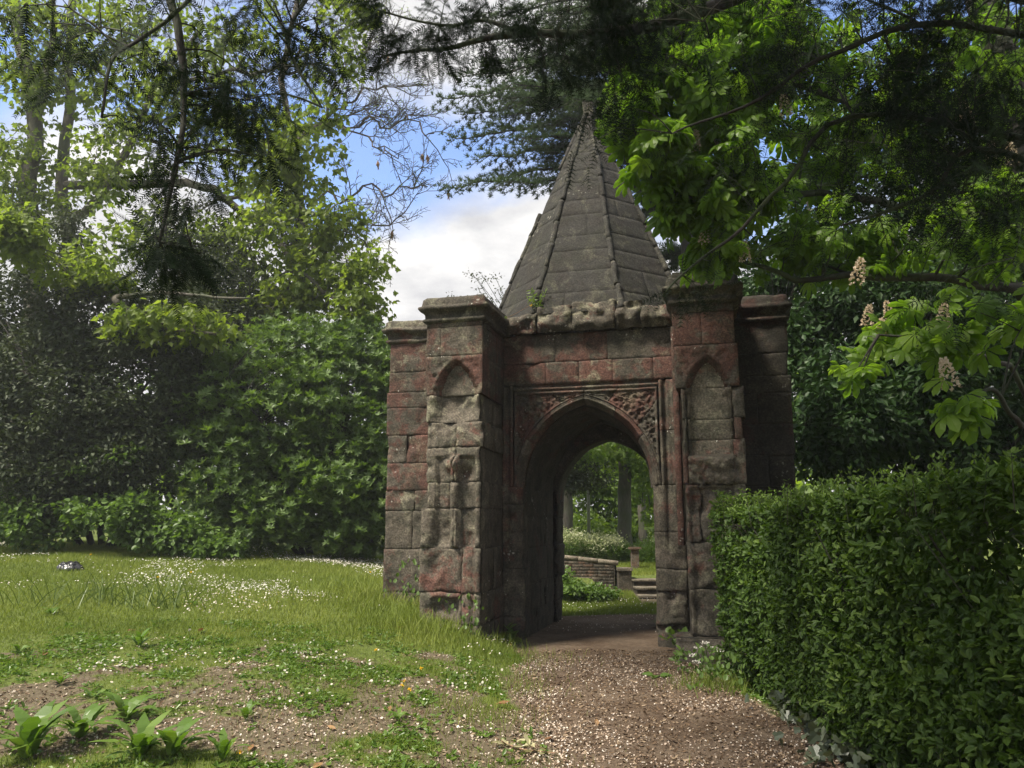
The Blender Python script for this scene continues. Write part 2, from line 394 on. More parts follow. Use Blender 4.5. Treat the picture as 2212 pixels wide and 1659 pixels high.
# the path: its own sheet, ragged rim following the mask
rows = np.arange(1.0, 13.6, .07); cols = np.linspace(0, 1, 34)
def rim(y, side):
    xx = np.linspace(-.8, 1.2, 120) if side < 0 else np.linspace(1.2, 3.1, 120)
    mm = path_mask(xx, np.full_like(xx, y)); ok = xx[mm > .5]
    if len(ok) == 0: return 1.2
    return ok.min() if side < 0 else ok.max()
L_ = np.array([rim(y, -1) for y in rows]); R_ = np.array([rim(y, 1) for y in rows])
px_ = L_[:, None] + (R_ - L_)[:, None] * cols[None]; py_ = np.repeat(rows[:, None], len(cols), 1)
pz_ = H(px_, py_) + .014 + fbm(p3(px_ * 6, py_ * 6, 0), 2, 77) * .008 - .05 * (np.abs(cols[None] - .5) > .49)
mk('path', p3(px_, py_, pz_).reshape(-1, 3), grid_faces(len(rows), len(cols))[:, ::-1], M['path'], smooth=True, kind='structure')

# ------------------------------------------------------------------ the gothic archway
TH = R(15)
arch = thing('gothic_archway', 'ruined red and grey sandstone archway with a stone spire standing over the path', 'archway', (0.98, 10.55, 0), -TH)
AU = np.array([math.cos(TH), -math.sin(TH), 0]); AW = np.array([math.sin(TH), math.cos(TH), 0])
def aw(u, w, z=0): return np.array([.98, 10.55, 0]) + u * AU + w * AW + np.array([0, 0, z])
FRONT = lambda w: (np.array([0, w, 0.]), np.array([1, 0, 0.]), np.array([0, 0, 1.]), np.array([0, -1, 0.]))
RIGHT = lambda u: (np.array([u, 0, 0.]), np.array([0, 1, 0.]), np.array([0, 0, 1.]), np.array([1, 0, 0.]))
LEFT = lambda u: (np.array([u, 0, 0.]), np.array([0, -1, 0.]), np.array([0, 0, 1.]), np.array([-1, 0, 0.]))
srng = np.random.default_rng(3)
def stone(parent, fr, s0, s1, t0, t1, relief=None, er=.15, thick=.3, step=.035, red=.5, light=1., lich=.6, mapf=None, gap=.0012, bev=.0022,
          name='stone', mat=None, na=None, nb=None, raw=0.0):
    o, r, up, n = fr; W_, H_ = abs(s1 - s0), abs(t1 - t0); seed = int(srng.integers(1, 9999))
    def par(L, k):
        k = k or max(3, int(L / step) + 1); g = gap / L; b = min(.25, (gap + bev) / L)
        return np.concatenate([[g], np.linspace(b, 1 - b, k), [1 - g]])
    A, B = np.meshgrid(par(W_, na), par(H_, nb), indexing='ij')
    if mapf is None: s = s0 + (s1 - s0) * A; t = t0 + (t1 - t0) * B
    else: s, t = mapf(A, B)
    d = np.zeros_like(s)
    if relief is not None: d = d + relief(s, t)
    e1, e2 = np.abs(2 * A - 1), np.abs(2 * B - 1)
    d = d + srng.uniform(-.002, .002) + raw
    d = d - er * (.035 * e1 ** 24 + .022 * e2 ** 30)
    d[[0, -1], :] -= bev * .8; d[:, [0, -1]] -= bev * .8
    P = o + r * s[..., None] + up * t[..., None] + n * d[..., None]
    nu, nv = s.shape; F = [grid_faces(nu, nv)]
    idx = np.arange(nu * nv).reshape(nu, nv)
    loop = np.concatenate([idx[:, 0], idx[-1, 1:], idx[-2::-1, -1], idx[0, -2:0:-1]])
    V = P.reshape(-1, 3); prev = loop; k = len(loop); c = V[loop].mean(0)
    for q_, dd in enumerate((.35, 1.0)):
        ring = V[loop] - n * (thick * dd)
        nidx = len(V) + np.arange(k); V = np.concatenate([V, ring])
        F.append(np.stack([prev, np.roll(prev, -1), np.roll(nidx, -1), nidx], -1)); prev = nidx
    amp = .0025 + .03 * er
    D = v3(V * 3.2, 3, 777) * amp * (.9 + .3 * er) + v3(V * 11 + seed, 3, seed + 5) * amp * (.45 + .5 * er) + v3(V * 30, 2, seed + 7) * (.0015 + .006 * er)
    pit = np.clip(fbm(V * 4 + seed, 3, seed + 9) - .02, 0, 1)[:, None] * n * (-.22 * er)
    V = V + D + pit
    f = F[0]; nrm = np.cross(V[f[0, 1]] - V[f[0, 0]], V[f[0, 3]] - V[f[0, 0]])
    me = make_mesh(name, V, [np.concatenate(F) if (nrm @ n) > 0 else np.concatenate(F)[:, ::-1]], True)
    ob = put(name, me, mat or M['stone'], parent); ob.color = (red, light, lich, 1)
    return ob
def roll(x, c, w_, h): return h * np.sqrt(np.clip(1 - ((x - c) / w_) ** 2, 0, 1))
def carve(s, t, f=16, amp=.03, seed=40):
    """curled leaf carving: domain-warped ridges"""
    p = p3(s * f, t * f, 0); wv = p + v3(p * .55, 2, seed) * 1.9
    return (1 - 2.2 * np.abs(fbm(wv, 2, seed + 7))) * amp
def archw(z, spring, hw, rise):
    """half width of a two-centred arch at height z"""
    r = ((rise / hw) ** 2 + 1) / 2; k = np.clip((z - spring) / hw, 0, None)
    return (np.sqrt(np.clip(r * r - k * k, 0, None)) - (r - 1)) * hw
def arch_path(spring, hw, rise, n=40, c=0.02):
    """right half of the arch, springing to apex"""
    r = ((rise / hw) ** 2 + 1) / 2 * hw; a1 = math.asin(min(1, rise / r)); a = np.linspace(0, a1, n)
    return np.stack([c + r * np.cos(a) - (r - hw), spring + r * np.sin(a)], -1)

SPR, HW, RISE, UC = 2.07, .90, 1.13, .02
# -- front wall: recessed mortar core, a ring round the opening, running back to the rear face
def ring_solid(hw, rise, spr, top, uo, w0, w1, nw=8, amp=.0):
    ap = arch_path(spr, hw, rise, 16, UC)
    rt = np.concatenate([[[UC + hw, -.3]], [[UC + hw, z] for z in (.5, 1, 1.5)], ap])
    inn = np.concatenate([rt, rt[::-1][1:] * [-1, 1] + [2 * UC, 0]])
    n = len(inn); out = np.zeros_like(inn)
    for i, (u, z) in enumerate(inn):
        if z <= spr + .01: out[i] = [uo if u > UC else -uo, z]
        else:
            a = (u - UC) / hw
            out[i] = [np.clip(a * 1.9, -1, 1) * uo, top if abs(a) < .55 else spr + (top - spr) * (1 - (abs(a) - .55) / .45)]
    ws = np.linspace(w0, w1, nw); V = []; F = []
    for w_ in ws: V.append(np.concatenate([np.column_stack([inn[:, 0], np.full(n, w_), inn[:, 1]]), np.column_stack([out[:, 0], np.full(n, w_), out[:, 1]])]))
    i = np.arange(n - 1)
    F.append(np.stack([i, i + 1, i + 1 + n, i + n], -1)[:, ::1])
    b = (nw - 1) * 2 * n; F.append((np.stack([i, i + n, i + 1 + n, i + 1], -1) + b))
    for k in range(nw - 1):
        o_ = k * 2 * n; p_ = o_ + 2 * n
        F.append(np.stack([o_ + i, p_ + i, p_ + i + 1, o_ + i + 1], -1)); F.append(np.stack([o_ + n + i, o_ + n + i + 1, p_ + n + i + 1, p_ + n + i], -1))
    V = np.concatenate(V)
    return V, [np.concatenate(F)]
V, F = ring_solid(.925, 1.14, SPR, 4.36, 1.36, .12, 2.62)
wall = mk('front_wall', V, F, M['mortar'], arch, world=False)
# roof slab under the spire
V, F = box_grid((-1.5, .02, 4.2), (1.5, 2.9, 4.49), .25, .02); mk('roof_slab', V, F, M['stone'], arch, world=False)

def fprof(u):
    """vertical mouldings on the jamb strips, |u| measured from the middle"""
    a = np.abs(u - UC); d = 0 * a
    d = np.where(a < .985, -.075 * sstep(.985, .90, a), d)
    d = d + roll(a, 1.00, .018, .012) + roll(a, 1.045, .02, .02) - .035 * sstep(1.065, 1.08, a) * sstep(1.13, 1.11, a)
    d = d + roll(a, 1.215, .03, .028) - .02 * sstep(1.245, 1.26, a)
    return d
Fw = FRONT(0.0)
rl = [1.45, .96, .69, .31, -.12]
def jrel(s, t): return fprof(s) * sstep(1.0, 1.6, t) - .04 * sstep(1.05, .92, np.abs(s - UC)) * sstep(1.5, 1.0, t)
for (t0, t1, er, rd) in [(1.83, SPR, .2, .55), (1.45, 1.83, .5, .6), (.96, 1.45, .7, .35), (.31, .96, .5, .1), (-.15, .31, .5, .15)]:
    ex = .0 if t0 > .5 else .04
    stone(wall, Fw, -1.16, -.88 + ex, t0, t1, jrel, er, .3, .028, rd, .85, .5)
for (t0, t1, er, rd) in [(1.46, SPR, .12, .35), (.98, 1.46, .25, .3), (.70, .98, .35, .15), (.28, .70, .6, .1), (-.15, .28, .6, .2)]:
    stone(wall, Fw, .92, 1.33, t0, t1, jrel, er, .3, .028, rd, .85, .5)
# strips beside the frame above the springing
def srel(s, t): return fprof(s)
for (t0, t1, rd) in [(SPR, 2.5, .5), (2.5, 2.92, .55), (2.92, 3.49, .45)]:
    stone(wall, Fw, -1.16, -1.0, t0, t1, srel, .12, .3, .018, rd, .85, .4)
for (t0, t1, rd) in [(SPR, 2.80, .4), (2.80, 3.49, .55)]:
    stone(wall, Fw, 1.04, 1.33, t0, t1, srel, .12, .3, .018, rd, .85, .4)
# hood above the frame
def hrel(s, t): return roll(t, 3.435, .018, .02) - .04 * sstep(3.45, 3.462, t) * sstep(3.502, 3.49, t) + .012 * sstep(3.5, 3.51, t)
for (a, b, rd) in [(-1.0, -.42, .55), (-.42, .0, .35), (.0, .42, .3), (.42, 1.04, .5)]:
    stone(wall, Fw, a, b, 3.40, 3.505, hrel, .1, .3, .014, rd, .9, .7, bev=.006)
# carved spandrels, mapped between the arch band and the square frame
def spandrel(side, a0, a1, rd, li, seed):
    path = arch_path(SPR, HW + .11, RISE + .13, 60, 0)
    arc = np.linspace(0, 1, 60)
    def mapf(A, B):
        a = a0 + (a1 - a0) * A
        pu = np.interp(a, arc, path[:, 0]); pz = np.interp(a, arc, path[:, 1])
        hside = 3.40 - SPR; L = hside + 1.0; s_ = a * L
        qu = np.where(s_ < hside, 1.005, 1.005 - (s_ - hside)); qz = np.where(s_ < hside, SPR + s_, 3.40)
        qu = np.maximum(qu, pu + .004 * (1 - a)); qz = np.maximum(qz, pz)
        u = pu + (qu - pu) * B; z = pz + (qz - pz) * B
        return UC + side * u, z
    def rel(s, t):
        u = (s - UC) * side
        wv = archw(t, SPR, HW + .11, RISE + .13); sdv = np.minimum(u - wv, np.minimum(1.0 - u, 3.39 - t) * 1.0)
        ins = sstep(.02, .05, sdv)
        return ins * (-.035 + carve(s, t, 15, .035, seed)) + roll(sdv, .015, .015, .012)
    o_ = stone(wall, Fw, 0, (a1 - a0) * 2.2, 0, .5, rel, .08, .25, .026, rd, li, .35, mapf=mapf, na=int((a1 - a0) * 110), nb=34, bev=.006, gap=.003)
    return o_
spandrel(-1, .0, .36, .35, .9, 40); spandrel(-1, .36, .80, .7, .85, 41); spandrel(-1, .80, 1, .4, 1.0, 44)
spandrel(1, .0, .50, .25, .85, 42); spandrel(1, .50, .80, .85, .85, 43); spandrel(1, .80, 1, .4, 1.05, 45)
# arch band: voussoirs with a chamfer
def vouss(side, a0, a1, rd, li, lc):
    p0 = arch_path(SPR, HW - .02, RISE, 60, 0); p1 = arch_path(SPR, HW + .11, RISE + .13, 60, 0); arc = np.linspace(0, 1, 60)
    def mapf(A, B):
        a = a0 + (a1 - a0) * A
        u = np.interp(a, arc, p0[:, 0]) * (1 - B) + np.interp(a, arc, p1[:, 0]) * B
        z = np.interp(a, arc, p0[:, 1]) * (1 - B) + np.interp(a, arc, p1[:, 1]) * B
        mapf.B = B; return UC + side * u, z
    def rel(s, t):
        B = mapf.B; return -.11 * sstep(.55, .0, B) + roll(B, .62, .09, .012) + roll(B, .86, .08, .012) - .008
    stone(wall, Fw, 0, (a1 - a0) * 1.6, 0, .13, rel, .12, .3, .02, rd, li, lc, mapf=mapf, na=int((a1 - a0) * 70) + 3, nb=12, bev=.005, gap=.003, name='voussoir')
for a0, a1, rd, li, lc in [(0, .28, .35, .85, .3), (.28, .40, .2, 1.35, .3), (.40, .68, .7, .9, .3), (.68, 1, .3, 1.0, .5)]: vouss(-1, a0, a1, rd, li, lc)
for a0, a1, rd, li, lc in [(0, .42, .4, .85, .3), (.42, .72, .75, .9, .3), (.72, 1, .2, 1.35, 1.0)]: vouss(1, a0, a1, rd, li, lc)
# two plain friezes and the broken parapet
for (a, b, rd, li, lc) in [(-1.16, -.52, .7, .8, .4), (-.52, -.05, .6, .85, .6), (-.05, .42, .55, 1.05, 1.0), (.42, .98, .5, .85, .6), (.98, 1.33, .4, .85, .3)]:
    stone(wall, Fw, a, b, 3.505, 3.81, None, .12, .3, .03, rd, li, lc)
for (a, b, rd, li, lc) in [(-1.16, -.38, .62, .8, .6), (-.38, .36, .88, .9, .3), (.36, 1.33, .12, .85, .7)]:
    stone(wall, Fw, a, b, 3.81, 4.22, None, .12, .3, .03, rd, li, lc)
for i, (a, b, t1, rd) in enumerate([(-1.16, -.62, 4.50, .3), (-.62, -.12, 4.60, .25), (-.12, .50, 4.64, .15), (.50, .86, 4.62, .1), (.86, 1.33, 4.52, .15)]):
    stone(wall, FRONT(-.09), a, b, 4.22, t1, lambda s, t: .05 * sstep(4.25, 4.32, t) * (1 - sstep(4.42, 4.60, t)) + .02, .85, .55, .03, rd, .85, .9, name='parapet_stone')
# small fluted stub on the parapet beside the right pier
stone(wall, FRONT(-.03), 1.19, 1.27, 4.22, 4.47, lambda s, t: roll(s, 1.23, .04, .03) + .02 * sstep(4.40, 4.44, t), .1, .12, .015, .1, 1.5, .2, name='stub')

# -- passage side walls, vault and rear order
for side in (-1, 1):
    fr = RIGHT(UC - .895) if side < 0 else LEFT(UC + .895)
    zt = [-.15, .34, .72, 1.22, 1.66, SPR + .02]
    for k in range(5):
        cuts = [.30, .95 + .2 * (k % 2), 1.62 - .12 * (k % 2), 2.12]
        for a, b in zip(cuts[:-1], cuts[1:]):
            s = (a, b) if side < 0 else (-b, -a)
            stone(wall, fr, s[0], s[1], zt[k], zt[k + 1], None, .3, .06, .05, .2, .75, .1)
    # rear jamb, narrower and ragged
    for k in range(5):
        ins = [.07, .05, .085, .07, .075][k]
        fr2 = RIGHT(UC - .9 + ins) if side < 0 else LEFT(UC + .9 - ins)
        s = (2.10, 2.66) if side < 0 else (-2.66, -2.10)
        stone(wall, fr2, s[0], s[1], zt[k], zt[k + 1], None, .55, .3, .04, .15, .75, .1)
ap = arch_path(SPR, HW - .0, RISE, 24, UC); full = np.concatenate([ap, ap[::-1][1:] * [-1, 1] + [2 * UC, 0]])
n = len(full); ws = np.linspace(.12, 2.12, 40)
V = np.stack([np.column_stack([full[:, 0], np.full(n, w_), full[:, 1] - .02]) for w_ in ws])
rib = (roll(ws % .66, .33, .07, .05))[:, None]
cen = np.array([UC, 0, SPR - .2]); dirs = unit(V - np.array([UC, 0, 1.9]) * [1, 0, 1] - np.stack([np.zeros(40), ws, np.zeros(40)], -1)[:, None])
V = V - dirs * rib[..., None]; V = V + v3(V * 5, 3, 60) * .012
mk('vault', V.reshape(-1, 3), grid_faces(40, n), M['stone'], wall, True, world=False).color = (.2, .75, .1, 1)
ap2 = arch_path(SPR - .12, .83, .98, 24, UC); f2 = np.concatenate([ap2, ap2[::-1][1:] * [-1, 1] + [2 * UC, 0]]); f3 = full
prof = [(f3, 2.10), (f2 * .3 + f3 * .7, 2.11), (f2, 2.16), (f2, 2.30), (f2 * .96 + f3 * .04, 2.5), (f2, 2.66), (f3 * 1.03, 2.68)]
V = np.stack([np.column_stack([a[:, 0], np.full(n, b), a[:, 1]]) for a, b in prof]); V = V + v3(V * 6, 3, 61) * .012
mk('rear_arch', V.reshape(-1, 3), grid_faces(len(prof), n), M['stone'], wall, True, world=False).color = (.15, .8, .1, 1)

# -- projecting piers
def niche(s, t, c, hw, spr, rise, zb, dep=.075):
    wv = np.where(t < spr, hw, archw(t, spr, hw, rise)); sdv = np.where(t < spr + rise, wv - np.abs(s - c), -1)
    sdv = np.minimum(sdv, (t - zb) * 1.2)
    return -dep * .45 * sstep(0, .012, sdv) - dep * .55 * sstep(.05, .062, sdv) + roll(sdv, .032, .018, .022), sdv
def relL(s, t):
    d, sdv = niche(s, t, -1.48, .30, 3.20, .48, 2.6, .12)
    d = d * sstep(2.7, 3.15, t)
    sp = (t > 3.36) & (t < 3.665) & (np.abs(s + 1.48) < .31) & (sdv < -.05)
    d = d + np.where(sp, -.02 + carve(s, t, 26, .018, 51), 0)
    d = d + roll(s, -1.145, .03, .03) * (t > 3.2) * (t < 3.28)
    # shaft
    sh = (t > 1.27) & (t < 2.4)
    d = d + np.where(sh, roll(s, -1.47, .055, .07) - .05 * (np.abs(s + 1.47) < .26) * (np.abs(s + 1.47) > .055), 0)
    d = d + np.where((t > 2.08) & (t < 2.52), .10 * np.exp(-((s + 1.50) / .13) ** 2 - ((t - 2.33) / .1) ** 2) - .09 * np.exp(-((s + 1.36) / .09) ** 2 - ((t - 2.2) / .1) ** 2), 0)
    d = d + np.where((t > 1.27) & (t < 1.76), .03 * sstep(-1.76, -1.80, s) + .02 * sstep(-1.24, -1.2, s), 0)
    # lower right pilaster and hollow base
    d = d + np.where(t < 1.26, .035 * sstep(-1.37, -1.355, s) - .03 * np.exp(-((s + 1.215) / .016) ** 2), 0)
    d = d - np.where((t < .66) & (t > .30), .05 * sstep(-1.78, -1.74, s) * sstep(-1.40, -1.44, s), 0)
    return d
def relR(s, t):
    d, sdv = niche(s, t, 1.705, .285, 3.02, .55, 2.33, .13)
    sp = (t > 3.30) & (t < 3.64) & (np.abs(s - 1.7) < .30) & (sdv < -.05)
    d = d + np.where(sp, -.015 + carve(s, t, 24, .018, 53), 0)
    d = d + np.where((t < 2.35) & (t > 2.0), (.09 * sstep(2.0, 2.3, t) + carve(s, t, 12, .05, 55)) * (np.abs(s - 1.7) < .26), 0)
    d = d + np.where(t < 2.35, roll(s, 1.96, .02, .02) - .03 * np.exp(-((s - 1.93) / .012) ** 2), 0)
    d = d - np.where(t < 2.0, .05 * (np.abs(s - 1.68) < .23), 0)
    d = d - np.where((t < 1.9), .10 * sstep(1.62, 1.44, s) * np.clip(.5 + fbm(p3(s * 3, t * 2.5, 0), 2, 71), 0, 1), 0)
    return d
def pier(lab, u0, u1, courses, rel, wedge):
    V, F = box_grid((u0 + .06, -.94, -.3), (u1 - .05, .3, 4.3), .3); p = mk('pier', V, F, M['mortar'], arch, world=False); p['label'] = lab
    fr = FRONT(-1.1)
    for i, (t0, t1, cuts, er, rds, li, lc) in enumerate(courses):
        for j in range(len(cuts) - 1):
            rd = rds[j] if hasattr(rds, '__len__') else rds
            stone(p, fr, cuts[j], cuts[j + 1], t0, t1, rel, er, .22 if i % 2 else .34, .026, rd, li, lc)
        d0 = -1.1 + (.22 if i % 2 else .34) - .01
        mid = d0 + (-.02 - d0) * (.55 if i % 2 else .42)
        for a, b in ((d0, mid), (mid, .02)):
            stone(p, RIGHT(cuts[-1] - .012), a, b, t0, t1, None, er * .7, .05, .07, np.mean(rds) * .8, li * .85, lc * .4)  # right flank: shade of the side away from the sun painted in as darker stone
            stone(p, LEFT(cuts[0] + .012), -b, -a, t0, t1, None, er * .7, .05, .07, np.mean(rds), li, lc)
    return p
A0, A1 = -1.90, -1.12
cL = [(4.13, 4.20, (A0, -1.43, A1), .1, (.6, .65), .95, .4), (3.74, 4.13, (A0, -1.70, A1), .12, (.6, .75), .92, .7),
      (3.22, 3.74, (A0, A1), .10, .85, .92, .5), (2.86, 3.22, (A0 + .01, A1 - .03), .42, (-.1,), 1.3, .9),
      (2.53, 2.86, (A0 + .03, -1.47, A1 + .01), .42, (.15, .4), 1.25, .8), (2.09, 2.53, (A0 + .03, -1.47, A1 - .03), .6, (-.1, -.1), 1.35, .8),
      (1.76, 2.09, (A0 + .06, -1.55, A1 - .01), .42, (.2, -.1), 1.25, .6), (1.26, 1.76, (A0 - .02, -1.46, A1 - .02), .4, (.0, .3), 1.25, .5),
      (.72, 1.26, (A0 - .04, -1.37, A1), .4, (.35, .3), 1.15, .3), (.34, .72, (A0 - .03, -1.37, A1 + .01), .5, (.25, .3), 1.25, .3), (-.25, .34, (A0 - .05, A1 + .02), .4, (.2,), 1.1, .2)]
pL = pier('left projecting pier with a small pointed blind niche', A0, A1, cL, relL, 0)
B0, B1 = 1.32, 2.05
cR = [(4.10, 4.20, (B0 - .02, B1), .1, (.5,), .9, .2), (3.70, 4.10, (B0 - .01, 1.66, B1 - .01), .1, (.85, .8), .9, .2), (3.18, 3.70, (B0, B1 + .02), .22, (.62,), .92, .3),
      (2.80, 3.18, (B0 + .06, 1.43, 1.98, B1 + .06), .5, (.7, .0, .3), 1.1, .4), (2.55, 2.80, (B0 + .09, 1.43, 1.98, B1 + .02), .5, (.4, .0, .6), 1.15, .4),
      (2.03, 2.55, (B0 + .06, 1.44, 1.95, B1 + .04), .5, (.6, -.1, .2), 1.2, .4), (1.36, 2.03, (B0 + .08, 1.56, B1 + .02), .75, (.3, -.1), 1.15, .5),
      (.82, 1.36, (B0 + .06, B1), .5, (.15,), 1.05, .5), (.31, .82, (B0 + .08, B1 - .08), .45, (.15,), 1.0, .4)]
pR = pier('right projecting pier with a tall grey blind niche', B0, B1, cR, relR, 0)
for (a, b) in ((1.22, 1.78), (1.78, 2.12)):
    stone(pR, FRONT(-1.24), a, b, -.25, .30, lambda s, t: -.05 * sstep(.16, .22, t), .3, .5, .035, .35, .95, .3, name='plinth_stone')
# red vertical strip on the inner flank of the right pier
stone(pR, FRONT(-.5), 1.255, 1.33, 1.3, 4.1, None, .25, .3, .03, .95, 1.0, .1, name='flank_stone')

def panel(p, c, hw, spr, rise, t0, t1, dep, red, li, lich):
    def mapf(A, B):
        t = t0 + (t1 - t0) * B; h = np.where(t < spr, hw, archw(t, spr, hw, rise)) - .052; return c + (2 * A - 1) * np.maximum(h, .004), t
    stone(p, FRONT(-1.1 + dep - .012), c - hw, c + hw, t0, t1, None, .15, .05, .025, red, li, lich, mapf=mapf, name='niche_panel', gap=.002, bev=.003)
for t0, t1, li in ((2.36, 2.55, 1.9), (2.55, 2.80, 1.7), (2.80, 3.18, 1.7), (3.18, 3.50, 2.0)): panel(pR, 1.705, .285, 3.02, .55, t0, t1, .13, -.2, li, .3)
for t0, t1, li in ((3.22, 3.62, 1.35),): panel(pL, -1.48, .30, 3.20, .48, t0, t1, .12, .1, li, 1.0)
def cap(parent, u0, u1, w0, w1, prof, er, name='cornice', rd=.15, li=.75):
    V = []; k = 14
    def rect(off, z):
        a0, a1, b0, b1 = u0 - off, u1 + off, w0 - off, w1
        c = [(a0, b1), (a0, b0), (a1, b0), (a1, b1)]; P = []
        for (p, q_) in zip(c, c[1:] + c[:1]):
            for t in np.linspace(0, 1, k, endpoint=False): P.append((p[0] + (q_[0] - p[0]) * t, p[1] + (q_[1] - p[1]) * t, z))
        return np.array(P)
    for off, z in prof: V.append(rect(off, z))
    n = len(V[0]); V = np.concatenate(V); i = np.arange(n); F = []
    for r_ in range(len(prof) - 1):
        a = r_ * n + i; b = r_ * n + (i + 1) % n; F.append(np.stack([a, b, b + n, a + n], -1))
    V = V + v3(V * 3, 3, 90) * .03 * er + v3(V * 12, 3, 91) * .014 * er
    top = V[(len(prof) - 1) * n:].mean(0); V = np.concatenate([V, [top]]); m_ = len(V) - 1
    tri = np.stack([(len(prof) - 1) * n + i, (len(prof) - 1) * n + (i + 1) % n, np.full(n, m_)], -1)
    o_ = mk(name, V, [np.concatenate(F), tri], M['stone'], parent, True, world=False); o_.color = (rd, li, .9, 1); return o_
PR = [(0, 4.19), (.03, 4.205), (.045, 4.225), (.035, 4.25), (.015, 4.262), (.02, 4.31), (.05, 4.345), (.085, 4.36), (.10, 4.385), (.09, 4.41), (.055, 4.425), (.05, 4.45), (.04, 4.51), (.0, 4.545)]
cap(pL, A0, A1, -1.1, .1, PR, .5)
cap(pR, B0, B1, -1.1, .1, [(a * 1.1 + .01, z + .015) for a, z in PR], .8)
V, F = box_grid((1.50, -1.0, 4.5), (1.93, -.6, 4.80), .05, .05, 4, 5); o_ = mk('broken_finial', V, F, M['stone'], pR, True, world=False); o_.color = (.1, .85, .8, 1)
V, F = box_grid((1.34, -1.12, 4.5), (1.62, -.85, 4.63), .05, .04, 4, 6); o_ = mk('broken_finial', V, F, M['stone'], pR, True, world=False); o_.color = (.1, .85, .8, 1)

# -- side buttresses set back beside the piers
def wing(lab, u0, u1, courses, li0, inner):
    V, F = box_grid((u0 + .05, -.08, -.3), (u1 - .05, .75, 4.25), .3); p = mk('buttress', V, F, M['mortar'], arch, world=False); p['label'] = lab
    for i, (t0, t1, cut, er, rds, li, lc) in enumerate(courses):
        dx = srng.uniform(-.02, .02)
        ends = (u0 + dx, u1) if inner > 0 else (u0, u1 + dx)
        c = [ends[0]] + ([ends[0] + cut * (ends[1] - ends[0])] if cut else []) + [ends[1]]
        for j in range(len(c) - 1):
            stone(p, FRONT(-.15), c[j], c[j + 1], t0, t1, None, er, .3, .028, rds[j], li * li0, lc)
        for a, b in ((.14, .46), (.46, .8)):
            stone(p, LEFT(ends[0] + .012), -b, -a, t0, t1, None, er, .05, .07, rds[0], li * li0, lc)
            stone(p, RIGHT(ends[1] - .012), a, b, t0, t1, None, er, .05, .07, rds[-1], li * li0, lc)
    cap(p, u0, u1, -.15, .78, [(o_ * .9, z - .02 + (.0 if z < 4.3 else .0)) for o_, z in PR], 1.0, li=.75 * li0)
    return p
cW = [(3.75, 4.18, 0, .12, (.75,), .95, 1.0), (3.45, 3.75, .78, .1, (.7, .6), .95, .4), (3.22, 3.45, 0, .1, (.65,), .9, .4), (2.82, 3.22, 0, .15, (.72,), .9, .5),
      (2.42, 2.82, .30, .28, (.15, .75), .98, .4), (2.03, 2.42, 0, .2, (.7,), .95, .3), (1.74, 2.03, .45, .28, (.35, .5), 1.0, .8),
      (1.21, 1.74, .42, .25, (.15, .25), 1.0, .3), (.62, 1.21, 0, .22, (.3,), .95, .3), (.2, .62, 0, .3, (.2,), .9, .2), (-.3, .2, 0, .3, (.2,), .9, .2)]
wing('left set back buttress of red blocks', -2.86, -1.86, cW, 1.0, 1)
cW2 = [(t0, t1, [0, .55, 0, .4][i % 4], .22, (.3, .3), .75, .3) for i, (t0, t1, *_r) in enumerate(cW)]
wing('right set back buttress, deep shade painted into its dark stones', 2.02, 2.72, cW2, .5, -1)  # stone and cap colours darkened to paint in the shade under the canopy

# -- octagonal spire of coursed slabs with rolls on the arrises
SC = np.array([-.06, 1.42]); AP, Z0, Z1 = 1.52, 4.50, 8.52
spire = mk('spire', *(lambda r_: (np.array([[SC[0] + r_ * math.cos(R(22.5 + 45 * k)), SC[1] + r_ * math.sin(R(22.5 + 45 * k)), Z0] for k in range(8)] + [[SC[0], SC[1], Z1 - .3]]), [np.array([[k, (k + 1) % 8, 8] for k in range(8)])]))((AP - .07) / math.cos(R(22.5))), M['mortar'], arch, world=False)
sl = math.hypot(AP, Z1 - Z0); hwb = AP * math.tan(R(22.5)); zs = [0, .34, .74, 1.10, 1.42, 1.80, 2.15, 2.46, 2.80, 3.12, 3.48, 3.98]
for k in range(8):
    th = R(-90 + 45 * k); n2 = np.array([math.cos(th), math.sin(th), 0]); rr = np.array([-math.sin(th), math.cos(th), 0])
    base = np.array([SC[0], SC[1], Z0]) + n2 * AP; upv = (np.array([SC[0], SC[1], Z1]) - base) / sl; nn = np.cross(rr, upv)
    if nn[2] < 0: nn = -nn
    for i in range(11):
        t0, t1 = zs[i] + (.04 * math.sin(k * 7 + i * 3) if 0 < i else 0), zs[i + 1] + (.04 * math.sin(k * 7 + (i + 1) * 3))
        w0, w1 = hwb * (1 - t0 / sl), hwb * (1 - t1 / sl)
        cuts = [0, 1]
        if (i * 5 + k * 3) % 4 == 0 and i < 6: cuts = [0, (.35, .62, .5)[(i + k) % 3], 1]
        for c0, c1 in zip(cuts[:-1], cuts[1:]):
            def mapf(A, B, t0=t0, t1=t1, c0=c0, c1=c1):
                t = t0 + (t1 - t0) * B; hw_ = hwb * (1 - t / sl); return (c0 + (c1 - c0) * A) * 2 * hw_ - hw_, t
            wid = (c1 - c0) * (w0 + w1)
            er = .22 if k in (7, 6) and i in (5, 6, 7) else .02
            stone(spire, (base, rr, upv, nn), 0, max(wid, .1), t0, t1, None, er, .09, .06, srng.uniform(.25, .6), srng.uniform(.68, .78), .5, mapf=mapf, name='slab', mat=M['spire'], gap=.0008, bev=.0018)
